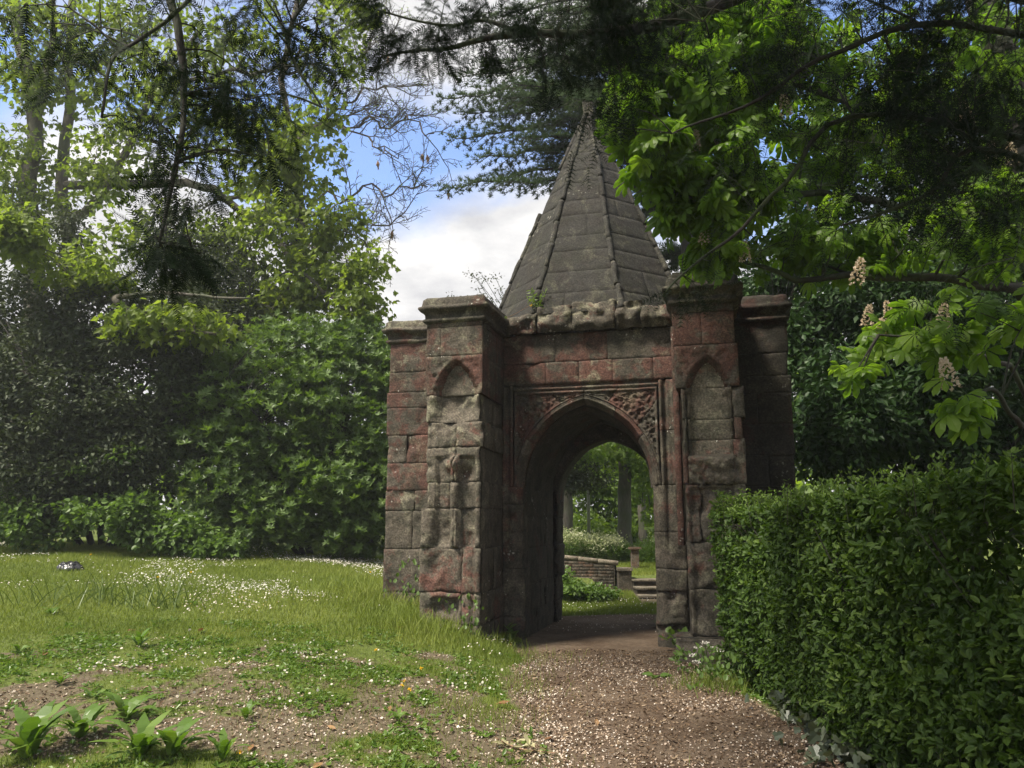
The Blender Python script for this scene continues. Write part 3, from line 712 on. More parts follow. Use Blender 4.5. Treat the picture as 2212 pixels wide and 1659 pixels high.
for k in range(8):
    th = R(-67.5 + 45 * k); c8 = AP / math.cos(R(22.5)); b = np.array([SC[0] + c8 * math.cos(th), SC[1] + c8 * math.sin(th), Z0]); t = np.array([SC[0], SC[1], Z1])
    nseg = 10
    for i in range(nseg):
        f0, f1 = i / nseg, (i + 1) / nseg - .001
        if k in (6,) and i in (5, 6): continue      # missing rolls on the broken left arris
        if i == nseg - 1: f1 = .975
        pts = [b + (t - b) * f for f in np.linspace(f0, f1, 9)]
        off = srng.normal(size=3) * .008
        a = Acc(); rad = .047 * (1 - .35 * (f0 + f1) / 2); tube(a, np.array(pts) + off, np.full(9, rad) * (1 + .25 * fbm(np.array(pts) * 4, 2, 5)), 9, 0, .018)
        o_ = a.build('rib', M['spire'], spire, True, world=False); o_.color = (.3, srng.uniform(.7, .95), .7, 1)
V, F = box_grid((-.09, -.09, -.12), (.09, .09, .14), .04, .04, 6, 8); o_ = mk('spire_tip', V + np.array([SC[0], SC[1], Z1 - .14]), F, M['spire'], spire, True, world=False); o_.color = (.3, 1.1, .8, 1)
# ------------------------------------------------------------------ leaf shapes
def fan(outline, z=None):
    o = np.array(outline, float); o = np.column_stack([o, np.zeros(len(o)) if z is None else z]); return o
T_maple = (fan([(0, 0), (-.02, .30), (.22, .24), (.30, .55), (.48, .30), (.62, .34), (1, 0), (.62, -.34), (.48, -.30), (.30, -.55), (.22, -.24), (-.02, -.30)],
               [0, .0, .02, -.10, .02, 0, -.16, 0, .02, -.10, .02, 0]), [np.array([[0, 3, 2], [0, 2, 1], [0, 11, 10], [0, 10, 9]]), np.array([[0, 9, 6, 3]])])
T_maple[1][0] = np.array([[0, 2, 1], [0, 4, 3], [0, 6, 4], [0, 8, 6], [0, 9, 8], [0, 11, 10], [0, 3, 2], [0, 10, 9]]); T_maple[1].pop()
T_oval = (fan([(0, 0), (.28, .20), (.70, .19), (1, 0), (.70, -.19), (.28, -.20)], [0, .05, .05, -.06, .05, .05]), [np.array([[0, 3, 2, 1], [0, 5, 4, 3]])])
T_lance = (fan([(0, 0), (.45, .13), (1, 0), (.45, -.13)], [0, .03, -.05, .03]), [np.array([[0, 2, 1], [0, 3, 2]])])
T_broad = (fan([(0, 0), (.12, .30), (.45, .38), (.8, .2), (1, 0), (.8, -.2), (.45, -.38), (.12, -.30)], [0, .06, .08, .02, -.10, .02, .08, .06]), [np.array([[0, 4, 3, 2], [0, 6, 5, 4]]), np.array([[0, 2, 1], [0, 7, 6]])])
# chestnut leaflet: obovate, folded at the midrib, drooping at the tip
T_cleaf = (fan([(0, 0), (.3, .07), (.62, .17), (.82, .17), (1, 0), (.82, -.17), (.62, -.17), (.3, -.07), (.62, 0), (.82, 0)], [0, .0, -.03, -.09, -.17, -.09, -.03, 0, .03, -.02]),
           [np.array([[0, 8, 2, 1], [8, 9, 3, 2], [0, 7, 6, 8], [8, 6, 5, 9]]), np.array([[9, 4, 3], [9, 5, 4]])])
T_needle = (fan([(0, -.045), (0, .045), (1, 0)]), [np.array([[0, 1, 2]])])
def palmate():
    """one compound chestnut leaf: seven leaflets from one point"""
    V = []; F4 = []; F3 = []; n = 0
    for ang, L in zip((-105, -68, -33, 0, 33, 68, 105), (.5, .75, .93, 1.0, .93, .75, .5)):
        a = R(ang); ca, sa = math.cos(a), math.sin(a); v = T_cleaf[0].copy() * L
        x, y = v[:, 0] * ca - v[:, 1] * sa, v[:, 0] * sa + v[:, 1] * ca
        z = v[:, 2] - .18 * v[:, 0] ** 2 + .04 * math.cos(ang)
        V.append(np.column_stack([x, y, z])); F4.append(T_cleaf[1][0] + n); F3.append(T_cleaf[1][1] + n); n += len(v)
    return np.concatenate(V), [np.concatenate(F4), np.concatenate(F3)]
T_palm = palmate()
def whorl(T, k, tilt, base=0.0):
    V = []; F = [[] for _ in T[1]]; n = 0
    for i in range(k):
        a = 2 * math.pi * (i + .3 * math.sin(i * 5)) / k; ct, st = math.cos(tilt + .25 * math.sin(i * 3.7)), math.sin(tilt + .25 * math.sin(i * 3.7))
        v = T[0]; x, y, z = v[:, 0] * ct - v[:, 2] * st, v[:, 1], v[:, 0] * st + v[:, 2] * ct
        # whorl axis is +x of the template so that scatter's X is the shoot direction
        V.append(np.column_stack([z, x * math.cos(a) - y * math.sin(a), x * math.sin(a) + y * math.cos(a)]))
        for j, f in enumerate(T[1]): F[j].append(f + n)
        n += len(v)
    return np.concatenate(V), [np.concatenate(f) for f in F]
T_whorl = whorl((T_lance[0] * [1, 1.35, 1], T_lance[1]), 8, .45)
T_dia = (fan([(0, 0), (.45, .24), (1, 0), (.45, -.24)], [0, .05, -.03, .05]), [np.array([[0, 2, 1], [0, 3, 2]])])
T_tuft = whorl((T_needle[0] * [1, 2.0, 1], T_needle[1]), 5, .75)
def yew_shoot(n=17):
    """flat shoot one unit long, needles in two ranks"""
    V = []; F = []; k = 0; r_ = random.Random(3)
    for i in range(n):
        t = .04 + .93 * i / n
        for s in (-1, 1):
            L = .145 * (1 - .45 * abs(t - .45)) * r_.uniform(.85, 1.1); a = s * R(r_.uniform(52, 68)); dz = r_.uniform(-.03, .02)
            c, s_ = math.cos(a), math.sin(a); zz = -.10 * t * t
            w_ = .017 if n > 12 else .018
            V += [(t - w_, 0, zz), (t + w_, 0, zz), (t + L * c + w_ * .4, L * s_, zz + dz)]; F.append((k, k + 1, k + 2)); k += 3
    V += [(0, -.006, 0), (0, .006, 0), (.98, 0, -.10)]; F.append((k, k + 1, k + 2))
    return np.array(V), [np.array(F)]
T_yew = yew_shoot()
T_yewfar = yew_shoot(8)

def sph(spec):
    """blob given where it appears: px, row, depth, half sizes in photo pixels, half depth, count -> centre, radii, count"""
    px, row, y, rx, ry, rd, n = spec; c = at(px, row, y); k = y * 1024 / 2212 / FPX
    return c, np.array([rx * k, rd, ry * k]), n
def fill(c, r, n, inner=0.0, lump=0.35, freq=1.2, seed=0):
    """points in a lumpy ellipsoid, thinned by noise so that it breaks into masses with gaps"""
    out = []
    while sum(map(len, out)) < n:
        d = unit(rng.normal(size=(n * 2, 3))); rad = (inner ** 3 + rng.random(n * 2) * (1 - inner ** 3)) ** (1 / 3)
        p = c + d * rad[:, None] * r * (1 + lump * fbm(d * 2.2 + seed, 2, seed)[:, None])
        k = vn(p * freq, seed + 3) > -.25 + rng.normal(size=n * 2) * .12
        out.append(p[k])
    return np.concatenate(out)[:n]
def crown(parent, name, T, mat, centers, per, rc, size, up=.3, droop=.3, flat=.5, out=1.0, props=True, tb=0.0):
    """leaf clumps round the given centres; returns the object"""
    m = len(centers); n = m * per
    d = unit(rng.normal(size=(n, 3))) * rng.random((n, 1)) ** .5; d[:, 2] *= flat
    cc = np.repeat(centers, per, 0); P = cc + d * rc
    X = d * out + rdir(n) * .5; X[:, 2] -= droop
    N = rdir(n, 0, .55); N[:, 2] += up + .35
    t = np.clip(np.repeat(rng.normal(.42, .16, m), per) + rng.normal(0, .14, n) + tb, 0, 1)
    V, F = scatter(T[0], T[1], P, X, N, size * rng.uniform(.7, 1.2, n))
    return mk(name, V, F, mat, parent, tint=np.repeat(t, len(T[0])), **({'kind': 'stuff'} if props else {}))
def twigs_to(acc, limbs, centers, r0=.012, wig=.25, sides=4, frac=1.0, seg=6):
    L = np.concatenate(limbs)
    for i, c in enumerate(centers):
        if rng.random() > frac: continue
        d = np.linalg.norm(L - c, axis=1) + np.maximum(0, L[:, 2] - c[2]) * .2; j = int(np.argmin(d)); a = L[j]; mid = (a + c) / 2 + np.array([0, 0, .12]) * d[j]
        tube(acc, curve([a, mid, c], seg, wig * min(1, d[j] * .3), i), np.linspace(r0 * (1 + d[j] * .25), r0 * .4, seg), sides, cap=False)
def twigs_hub(acc, limbs, centers, r0=.008, wig=.2, sides=4, per=12, seg=6):
    """branchlets: a few hubs are joined to the limbs first, the rest to the nearest branchlet"""
    m = max(1, len(centers) // per); o = rng.permutation(len(centers)); L = list(limbs)
    for grp, rr in ((o[:m], r0), (o[m:m * 4], r0 * .65), (o[m * 4:], r0 * .45)):
        A0_ = np.concatenate(L); new = []
        for i in grp:
            c = centers[i]; d = np.linalg.norm(A0_ - c, axis=1) + np.maximum(0, A0_[:, 2] - c[2]) * .15; j = int(np.argmin(d)); a_ = A0_[j]; dj = np.linalg.norm(a_ - c)
            P = curve([a_, (a_ + c) / 2 + np.array([0, 0, .10]) * dj + rng.normal(size=3) * dj * .06, c], seg, wig * min(1, dj * .3), int(i)); new.append(P)
            tube(acc, P, np.linspace(rr * (1 + dj * .3), rr * .4, seg), sides, cap=False)
        L += new
def limb(acc, pts, r0, r1, n=18, wig=.15, seed=0, sides=8, noise=.0):
    P = curve(pts, n, wig, seed); tube(acc, P, np.linspace(r0, r1, n), sides, noise=noise); return P

# ------------------------------------------------------------------ sycamore on the left
bx = np.array([-13.6, 20.6, H(-13.6, 20.6)])
syc = thing('sycamore_tree', 'tall sycamore with fresh lime green leaves and grey stems behind the lawn, upper left', 'tree', tuple(bx))
a = Acc(); limbs = []
def A_(px, row, y): return at(px, row, y + 3.6)
limbs.append(limb(a, [bx, A_(70, 700, 17), A_(62, 420, 17), A_(75, 260, 17.2), A_(40, 60, 17.4), A_(20, -150, 17.4)], .30, .14, 26, .1, 1, 10, .01))
limbs.append(limb(a, [bx + [.7, .2, 0], A_(150, 640, 17.2), A_(135, 420, 17.2), A_(150, 200, 17.4), A_(160, -100, 17.8)], .24, .10, 26, .12, 2, 10, .01))
limbs.append(limb(a, [A_(75, 260, 17.2), A_(108, 130, 17), A_(120, -80, 17)], .16, .08, 12, .1, 3))
limbs.append(limb(a, [A_(140, 480, 17.2), A_(200, 440, 16.6), A_(270, 330, 16), A_(330, 200, 15.6), A_(430, 60, 15.2)], .15, .05, 18, .15, 4))
limbs.append(limb(a, [A_(100, 640, 17), at(250, 645, 15.2), at(320, 628, 15), at(420, 632, 14.8), at(540, 645, 14.8)], .075, .02, 20, .12, 5))
limbs.append(limb(a, [at(250, 645, 15.2), at(300, 690, 15), at(380, 715, 14.8), at(470, 722, 14.7)], .09, .03, 14, .1, 6))
limbs.append(limb(a, [A_(140, 400, 17.2), A_(400, 400, 16), A_(500, 440, 15), A_(590, 520, 14.4), A_(660, 600, 14), A_(740, 660, 13.6), A_(810, 720, 13.4)], .13, .02, 30, .18, 7))
limbs.append(limb(a, [A_(470, 430, 15.4), A_(590, 420, 14.6), A_(700, 470, 14.2), A_(790, 520, 14)], .06, .015, 16, .15, 8))
limbs.append(limb(a, [A_(330, 200, 15.6), A_(480, 160, 15), A_(620, 140, 14.6), A_(760, 60, 14.4)], .07, .02, 16, .2, 9))
limbs.append(limb(a, [A_(300, 300, 16), A_(470, 330, 15.2), A_(640, 330, 14.6)], .06, .02, 14, .2, 10))
blobs = [(60, 120, 16.6, 120, 190, 1.6, 90), (60, 380, 16.6, 130, 110, 1.5, 70), (250, 130, 16, 150, 170, 1.6, 90), (260, 360, 16, 130, 110, 1.5, 55),
         (430, 200, 15.4, 130, 190, 1.5, 75), (530, 60, 15, 120, 90, 1.2, 35), (740, 30, 14.6, 90, 60, 1, 30), (715, 140, 14.6, 70, 60, .8, 18),
         (560, 350, 15, 120, 130, 1.4, 85), (650, 330, 14.6, 90, 110, 1.2, 60), (600, 520, 14.6, 150, 110, 1.4, 110), (740, 490, 14.2, 70, 60, .8, 34),
         (700, 620, 13.9, 110, 80, 1, 70), (795, 660, 13.5, 55, 60, .6, 34), (790, 580, 13.8, 50, 40, .6, 18), (560, 660, 14.4, 130, 60, 1, 70),
         (380, 700, 14.6, 130, 45, .9, 46), (450, 560, 15, 110, 90, 1.2, 50), (330, 480, 15.8, 110, 90, 1.3, 26), (100, 520, 15, 110, 50, .9, 52), (180, 590, 14.8, 80, 40, .8, 32), (40, 470, 15.4, 60, 50, .8, 16),
         (520, 790, 14.2, 60, 14, .5, 12), (700, 240, 14.8, 40, 50, .8, 10)]
cs = []
for i, b in enumerate(blobs):
    c, r, n = sph((b[0], b[1], 14.9 if (b[0], b[1]) in ((100, 520), (180, 590), (380, 700)) else b[2] + 3.6) + b[3:]); cs.append(fill(c, r, int(n * (1.25 if b[0] < 450 else .9)), 0, .3, .8, i))
cs = np.concatenate(cs)
crown(syc, 'crown', T_maple, M['sycamore'], cs, 17, .46, .165, up=.5, droop=.45, flat=.45)
twigs_hub(a, limbs, cs, .016, .3, 4)
a.build('trunk', M['bark'], syc, True)

# ------------------------------------------------------------------ bare tree with dry seed pods
def A_(px, row, y): return at(px, row, y)
bb = np.array([-5.4, 23.5, H(-5.4, 23.5)])
bare = thing('bare_tree', 'nearly leafless tree with fine twigs and dry pods against the blue sky', 'tree', tuple(bb))
a = Acc(); tips = []
def branch(P0, P1, r0, lev, seed):
    L = np.linalg.norm(P1 - P0); n = max(6, int(L / .22))
    side = np.cross((P1 - P0) / L, [0, 1, .2]); bow = side * L * .12 * math.sin(seed * 7.1)
    P = curve([P0, (P0 + P1) / 2 + bow, P1], n, L * .09, seed); tube(a, P, np.linspace(r0, max(.006, r0 * .35), n), 4 if lev > 1 else 3, cap=False)
    if lev == 0: tips.append(P[-1]); return
    k = {3: 9, 2: 7, 1: 4}[lev]
    for i in range(k):
        t = .25 + .75 * (i + rng.random()) / k; j = min(n - 2, int(t * (n - 1))); d = unit(P[min(j + 1, n - 1)] - P[j])
        q_ = rdir(1)[0]; q_ = unit(q_ - d * (q_ @ d)); dd = unit(d * .75 + q_ * .75 + np.array([0, 0, .12]))
        l2 = L * rng.uniform(.26, .48) * (1.15 - .45 * t)
        branch(P[j], P[j] + dd * l2, max(.007, r0 * .42), lev - 1, seed * 3 + i + 1)
y0 = 22.5
tr = limb(a, [bb, A_(640, 800, 23), A_(655, 560, 22.8), A_(640, 330, y0), A_(690, 270, y0)], .22, .11, 24, .1, 3, 9, .01)
limb(a, [A_(640, 330, y0), A_(610, 160, y0), A_(640, 10, y0), A_(650, -150, y0)], .11, .06, 14, .1, 5)
fk = A_(690, 270, y0)
for i, (p0, p1, r_) in enumerate([(fk, A_(800, 100, 20), .055), (fk, A_(905, 180, 19.6), .05), (fk, A_(955, 300, 19.4), .05), (A_(650, 430, y0), A_(930, 400, 19.6), .05), (A_(655, 470, y0), A_(880, 480, 19.6), .045),
                                 (A_(612, 160, y0), A_(720, -40, 20), .05), (A_(612, 160, y0), A_(860, 60, 19.6), .045), (A_(655, 520, y0), A_(800, 590, 19.8), .04), (A_(640, 330, y0), A_(540, 120, 20.5), .05), (fk, A_(850, 250, 21), .045), (fk, A_(860, 340, 20), .045)]):
    branch(p0, p1, r_, 3, i + 1)
a.build('trunk', M['twig'], bare)
tips = np.array(tips); kk = rng.permutation(len(tips))[:1500]
V, F = scatter(T_lance[0], T_lance[1], tips[kk], rdir(len(kk), .4), rdir(len(kk)), rng.uniform(.05, .11, len(kk)))
mk('bud', V, F, M['wood'], bare, tint=np.full(len(V), .8), kind='stuff')
for i, (px, row) in enumerate([(966, 460), (905, 340), (905, 520), (780, 545), (890, 300), (815, 360), (852, 120)]):
    c = A_(px, row, 19.5); d = np.linalg.norm(tips - c, axis=1); c = tips[np.argmin(d)]; b_ = Acc()
    for j in range(4): tube(b_, [c, c + rdir(1)[0] * .03 + [0, 0, -.10], c + rdir(1)[0] * .05 + [0, 0, -.22]], [.008, .03, .006], 5)
    b_.build('seed_pod', M['pod'], bare)

# ------------------------------------------------------------------ cedar behind the spire
cb = np.array([4.6, 19.0, H(4.6, 19.0)])
ced = thing('cedar_tree', 'dark blue green cedar spreading layered boughs behind the spire', 'tree', tuple(cb))
a = Acc(); limb(a, [cb, cb + [0, 0, 5], cb + [.1, 0, 10], cb + [0, .2, 17]], .42, .16, 20, .12, 2, 10, .02)
bp_ = []; bx_ = []; bn_ = []
ends = [(958, 215, 16.5), (1000, 165, 17), (985, 300, 16.5), (975, 400, 16), (1040, 340, 16.2), (1090, 395, 15.8), (1100, 80, 17), (1180, 30, 17.5), (1060, 140, 18), (1140, 210, 15.5), (1120, 300, 15.5), (1220, 120, 15.8), (1290, 30, 17), (1010, 250, 17),
        (1400, 440, 19), (1450, 560, 19.5), (1420, 380, 20), (1350, 150, 15.5), (1240, 210, 15.2), (1050, 40, 18.5), (1160, 140, 16.4), (1090, 250, 17), (1380, 60, 17), (1180, 330, 16.6), (1060, 210, 16), (1110, 180, 15.6), (1200, 260, 16)]
for i, (px, row, y) in enumerate(ends):
    e = A_(px, row, y); L = np.linalg.norm((e - cb)[:2]); s = cb + [0, 0, max(3, e[2] - cb[2] + .12 * L - .3 * rng.random())]
    P = limb(a, [s, (s + e) / 2 + [0, 0, .10 * L], e], .075, .012, 26, .12, i + 20, 5)
    D = unit(np.gradient(P, axis=0))
    for j in range(6, 26):
        for sd_ in (-1, 1, 0):
            lat = unit(np.cross(D[j], [0, 0, 1])) * (sd_ if sd_ else rng.uniform(-.5, .5)); l_ = (.95 * (1 - .72 * (j / 25) ** 1.5) + .12) * rng.uniform(.6, 1.15)
            dd = unit(lat + D[j] * .75 + np.array([0, 0, -.18 + (.5 if sd_ == 0 else 0)]))
            nn_ = max(3, int(l_ / .055)); t = np.linspace(.08, 1, nn_)[:, None]
            Q = P[j] + dd * l_ * t + np.array([0, 0, -.14]) * l_ * t ** 2
            if sd_: tube(a, Q[[0, nn_ // 2, nn_ - 1]], [.012, .008, .004], 3, cap=False)
            bp_.append(Q + rng.normal(size=Q.shape) * .02); bx_.append(np.repeat([dd * .5 + [0, 0, .5]], nn_, 0)); bn_.append(rdir(nn_))
            # tertiary
            for m_ in range(1, nn_, 3):
                k2 = 4; t2 = np.linspace(.2, 1, k2)[:, None]; d2 = unit(np.cross(dd, [0, 0, 1]) * rng.choice([-1, 1]) + dd * .8)
                Q2 = Q[m_] + d2 * l_ * .32 * t2 * (1 - m_ / nn_ * .5); bp_.append(Q2); bx_.append(np.repeat([d2 * .6 + [0, 0, .5]], k2, 0)); bn_.append(rdir(k2))
P = np.concatenate(bp_); X = np.concatenate(bx_); N = np.concatenate(bn_)
V, F = scatter(T_tuft[0], T_tuft[1], P, X + rdir(len(P)) * .25, N, rng.uniform(.08, .13, len(P)))
print('cedar tufts', len(P))
mk('crown', V, F, M['cedar'], ced, tint=np.repeat(np.clip(rng.normal(.4, .2, len(P)), 0, 1), len(T_tuft[0])), kind='stuff')
a.build('trunk', M['darkbark'], ced)

# ------------------------------------------------------------------ yew overhead
yb = np.array([5.3, 4.4, 0.0])
yew = thing('yew_tree', 'dark yew whose needle boughs hang across the top of the picture', 'tree', tuple(yb))
a = Acc(); yl = []
yl.append(limb(a, [yb, yb + [0, 0, 1.6], yb + [-.1, -.2, 3.6], yb + [.1, -.2, 6.5]], .38, .18, 20, .12, 4, 12, .03))
yl.append(limb(a, [yb + [-.1, -.1, 4.2], A_(1900, -90, 5.2), A_(1640, -20, 5.2), A_(1480, 30, 5.1), A_(1330, 68, 5.0), A_(1130, 75, 4.9), A_(1010, 95, 4.8), A_(830, 128, 4.7)], .075, .008, 34, .05, 5, 8, .004))
yl.append(limb(a, [A_(1130, 75, 4.9), A_(1060, 40, 4.9), A_(960, 55, 4.8), A_(810, 18, 4.7)], .02, .006, 14, .04, 6, 5))
yl.append(limb(a, [yb + [0, -.2, 5.2], at(1500, -300, 4.2), at(900, -260, 3.6), at(380, -160, 3.4), at(390, 60, 3.4), at(400, 200, 3.4), at(390, 330, 3.35), at(350, 520, 3.3)], .04, .007, 40, .05, 7, 8, .004))
yl.append(limb(a, [at(900, -260, 3.6), at(700, -60, 3.6), at(620, 60, 3.5), at(640, 150, 3.5), at(700, 230, 3.4)], .016, .005, 16, .05, 8, 6))
yl.append(limb(a, [at(600, -200, 3.5), at(350, 60, 3.2), at(250, 130, 3.0), at(200, 250, 2.95)], .012, .005, 14, .05, 9, 6))
yl.append(limb(a, [yb + [-.1, -.2, 3.3], at(1900, 250, 5.4), at(1680, 420, 5.6), at(1520, 560, 5.7), at(1440, 640, 5.7)], .026, .006, 22, .08, 10, 6))
yl.append(limb(a, [yb + [-.1, -.2, 2.8], at(2150, 330, 5.0), at(2000, 420, 5.3), at(1820, 480, 5.5)], .03, .008, 16, .08, 11, 6))
yl.append(limb(a, [yb + [0, -.2, 3.8], at(2100, 60, 4.8), at(1800, 120, 5.2), at(1600, 230, 5.5), at(1450, 300, 5.6)], .03, .007, 20, .08, 12, 6))
# (px, row, depth, rx, ry, half depth, shoots)
ybl = [(440, 130, 3.4, 100, 140, .4, 95), (300, 60, 3.2, 120, 80, .4, 60), (600, 60, 3.5, 110, 90, .4, 65), (400, 340, 3.35, 75, 120, .3, 75), (360, 470, 3.3, 85, 100, .3, 65), (520, 200, 3.5, 90, 80, .4, 55),
       (345, 570, 3.3, 50, 60, .25, 22), (90, 30, 3.0, 110, 50, .4, 38), (160, 160, 2.95, 60, 60, .2, 16), (250, 140, 3.0, 50, 60, .2, 14), (600, 240, 3.4, 60, 70, .2, 24), (700, 80, 3.5, 60, 70, .3, 22), (300, 300, 3.2, 60, 60, .2, 18), (575, 330, 3.35, 35, 40, .15, 10), (690, 150, 3.5, 30, 60, .2, 8),
       (1250, 60, 5.0, 110, 60, .4, 85), (1400, 60, 5.1, 120, 90, .5, 120), (1050, 70, 4.9, 90, 45, .25, 50), (900, 110, 4.8, 80, 30, .2, 36), (960, 40, 4.8, 60, 25, .2, 16), (870, 20, 4.7, 70, 16, .2, 14),
       (1180, 140, 5, 60, 50, .3, 22), (1330, 180, 5.2, 70, 90, .4, 45),
       (1600, 50, 5.2, 170, 110, .7, 230), (1850, 90, 5.2, 200, 160, .8, 330), (2100, 140, 5.0, 170, 200, .8, 330), (1700, 250, 5.5, 170, 120, .5, 150), (1950, 330, 5.4, 200, 140, .6, 200), (1560, 330, 5.6, 120, 110, .4, 70),
       (1700, 440, 5.6, 130, 90, .35, 75), (1850, 500, 5.6, 160, 80, .4, 95), (2100, 420, 5.2, 150, 120, .5, 130), (1560, 560, 5.7, 80, 40, .25, 26), (1480, 625, 5.7, 60, 26, .2, 16), (1590, 640, 5.7, 30, 40, .15, 10), (1650, 560, 5.7, 70, 60, .25, 24), (2050, 620, 5.3, 160, 110, .5, 90)]
P = []; X = []
for i, b in enumerate(ybl):
    c, r, n = sph(b); near = b[2] < 4
    p = fill(c, r, int(n * ((.85 if b[0] > 320 else .55) if near else (2.0 if b[0] < 1450 and b[1] < 210 else 1.4 if b[0] < 1500 or b[0] > 1750 and b[1] < 450 or b[1] < 200 and b[0] > 1750 else .25))), 0, .3, 1.6, i + 50); m_ = len(p)
    x = unit((p - c) / r) * .5 + rdir(m_) * .45; x[:, 2] -= .55 if near else .42; P.append(p); X.append(x)
# overhead boughs out of frame that keep the foreground in shade
for (cx, cy, cz, rx, ry, rz, n) in [(2.6, 3.6, 5.0, 2.2, 2.4, .9, 260), (.6, 1.6, 5.2, 2.0, 1.8, .6, 90), (4.0, 6.5, 5.2, 1.6, 1.6, 1.0, 160), (-1.0, 2.4, 5.6, 1.7, 1.3, .5, 160), (2.2, 5.1, 6.5, 1.5, 1.2, .5, 230)]:
    p = fill(np.array([cx, cy, cz]), np.array([rx, ry, rz]), n, 0, .3, 1.2, 90); P.append(p); X.append(rdir(n, -.5))
for (px, row, y) in [(1262, 300, 5.2), (1285, 275, 5.2), (1288, 330, 5.2), (1240, 370, 5.3), (1297, 250, 5.2), (1270, 385, 5.2), (1235, 350, 5.2)]:
    P.append(at(px, row - 25, y)[None]); X.append(np.array([[rng.uniform(-.3, .1), 0, -1]]))
P = np.concatenate(P); X = np.concatenate(X); N = rdir(len(P), .2); sz = rng.uniform(.16, .30, len(P)) * np.where(P[:, 1] < 4, .85, 1.0)
fr_ = np.linalg.norm(P - np.array([0, 0, 1.6]), axis=1) > 2.2; P, X, N, sz = P[fr_], X[fr_], N[fr_], sz[fr_]
# every spray is a main shoot with side shoots
PP = [P]; XX = [X]; NN = [N]; SS = [sz]
Xu = unit(X); Sd = unit(np.cross(N, Xu))
for t, s in ((.18, 1), (.38, -1), (.56, 1)):
    PP.append(P + Xu * (sz * t)[:, None]); XX.append(Xu * .8 + Sd * s * .8 + rdir(len(P)) * .15); NN.append(N); SS.append(sz * (.75 - .5 * t))
P_, X_, N_, S_ = map(np.concatenate, (PP, XX, NN, SS))
print('yew shoots', len(P_))
nearm = P_[:, 1] < 5.05
V1, F1 = scatter(T_yew[0] * [1, 1, 1], T_yew[1], P_[nearm], X_[nearm], N_[nearm], S_[nearm])
V2, F2 = scatter(T_yewfar[0] * [1, 1.3, 1], T_yewfar[1], P_[~nearm], X_[~nearm], N_[~nearm], S_[~nearm])
ac = Acc(); ac.add(V1, F1, np.repeat(np.clip(rng.normal(.3, .2, nearm.sum()), 0, 1), len(T_yew[0]))); ac.add(V2, F2, np.repeat(np.clip(rng.normal(.3, .2, (~nearm).sum()), 0, 1), len(T_yewfar[0])))
ac.build('crown', M['yew'], yew, kind='stuff')
twigs_hub(a, yl, P, .006, .12, 3, 12, 5)
a.build('trunk', M['darkbark'], yew, True)

# ------------------------------------------------------------------ horse chestnut on the right
hb = np.array([6.9, 9.4, 0.1])
che = thing('horse_chestnut_tree', 'horse chestnut with large backlit hand shaped leaves and cream flower candles, right', 'tree', tuple(hb))
a = Acc(); hl = []
hl.append(limb(a, [hb, hb + [0, 0, 3], hb + [-.2, .1, 6], hb + [-.3, .2, 9]], .36, .2, 20, .12, 5, 12, .03))
for i, pts in enumerate([[(2100, 300, 8.8), (1800, 220, 8.2), (1560, 150, 7.8), (1400, 120, 7.6)], [(2100, 500, 8.8), (1800, 420, 8.2), (1560, 420, 7.8), (1420, 400, 7.6)], [(2150, 620, 8.6), (1900, 600, 8), (1650, 600, 8), (1450, 470, 8.2)],
                         [(2180, 800, 7.8), (2050, 760, 7), (1900, 720, 6.8)], [(2250, 950, 7), (2150, 850, 6.2), (2080, 880, 6)], [(2100, 200, 8.8), (1900, 0, 8.2), (1600, -100, 7.6)]]):
    P = [hb + [0, 0, 2.6 + .9 * i if i < 3 else (1.8 if i < 5 else 5.5)]] + [at(*p) for p in pts]
    hl.append(limb(a, P, .07 if i < 3 else .035, .010, 22, .15, 30 + i, 6))
cbl = [(1400, 130, 7.6, 70, 90, .6, 34), (1480, 60, 7.8, 110, 50, .7, 32), (1370, 250, 7.5, 55, 50, .5, 22), (1480, 220, 7.8, 100, 90, .8, 46), (1430, 350, 7.5, 75, 60, .5, 26), (1480, 430, 7.5, 70, 50, .5, 22),
       (1600, 150, 8, 140, 140, .9, 70), (1600, 380, 8, 120, 120, .8, 60), (1560, 520, 7.9, 80, 60, .6, 28), (1800, 250, 8.2, 170, 200, 1, 100), (2050, 200, 8.4, 180, 220, 1, 100), (1800, 520, 8, 160, 90, .8, 60), (2050, 500, 7.8, 170, 130, .9, 70),
       (1950, 700, 7, 110, 60, .6, 26), (2120, 700, 6.6, 100, 70, .6, 24), (2060, 880, 6, 45, 28, .3, 7), (1880, 800, 7, 60, 30, .4, 7), (2020, 740, 6.8, 50, 20, .3, 5), (1600, 20, 8, 180, 60, .8, 40)]
P = []; 
for i, b in enumerate(cbl):
    c, r, n = sph(b); P.append(fill(c, r, max(4, int(n * (1.5 if b[0] < 1700 else .45 if b[1] > 660 else .8))), 0, .25, 1.1, i + 130))
# sky-side roof of the canopy, out of frame
for (cx, cy, cz, rx, ry, rz, n) in [(4.6, 8.2, 7.6, 2.4, 2.6, 1.2, 120), (7.0, 9, 6, 2, 2.5, 2.5, 90)]: P.append(fill(np.array([cx, cy, cz]), np.array([rx, ry, rz]), n, 0, .3, 1, 140))
P = np.concatenate(P); twigs_hub(a, hl, P, .014, .12, 4)
n = len(P); per = 3; P = np.repeat(P, per, 0) + rdir(n * per) * rng.uniform(.04, .2, (n * per, 1))
X = rdir(len(P)) * [1, 1, .3]; X[:, 2] -= .42; N = rdir(len(P), 0, .35); N[:, 2] += 1
sz = rng.uniform(.14, .27, len(P)); tt = np.clip(rng.normal(.5, .2, len(P)), 0, 1)
dist = np.linalg.norm(P - [0, 0, 1.6], axis=1); order = np.argsort(dist / sz); vis = [i for i in order if abs(P[i, 0] / P[i, 1]) < .68 and P[i, 2] < 1.6 + P[i, 1] * .72]
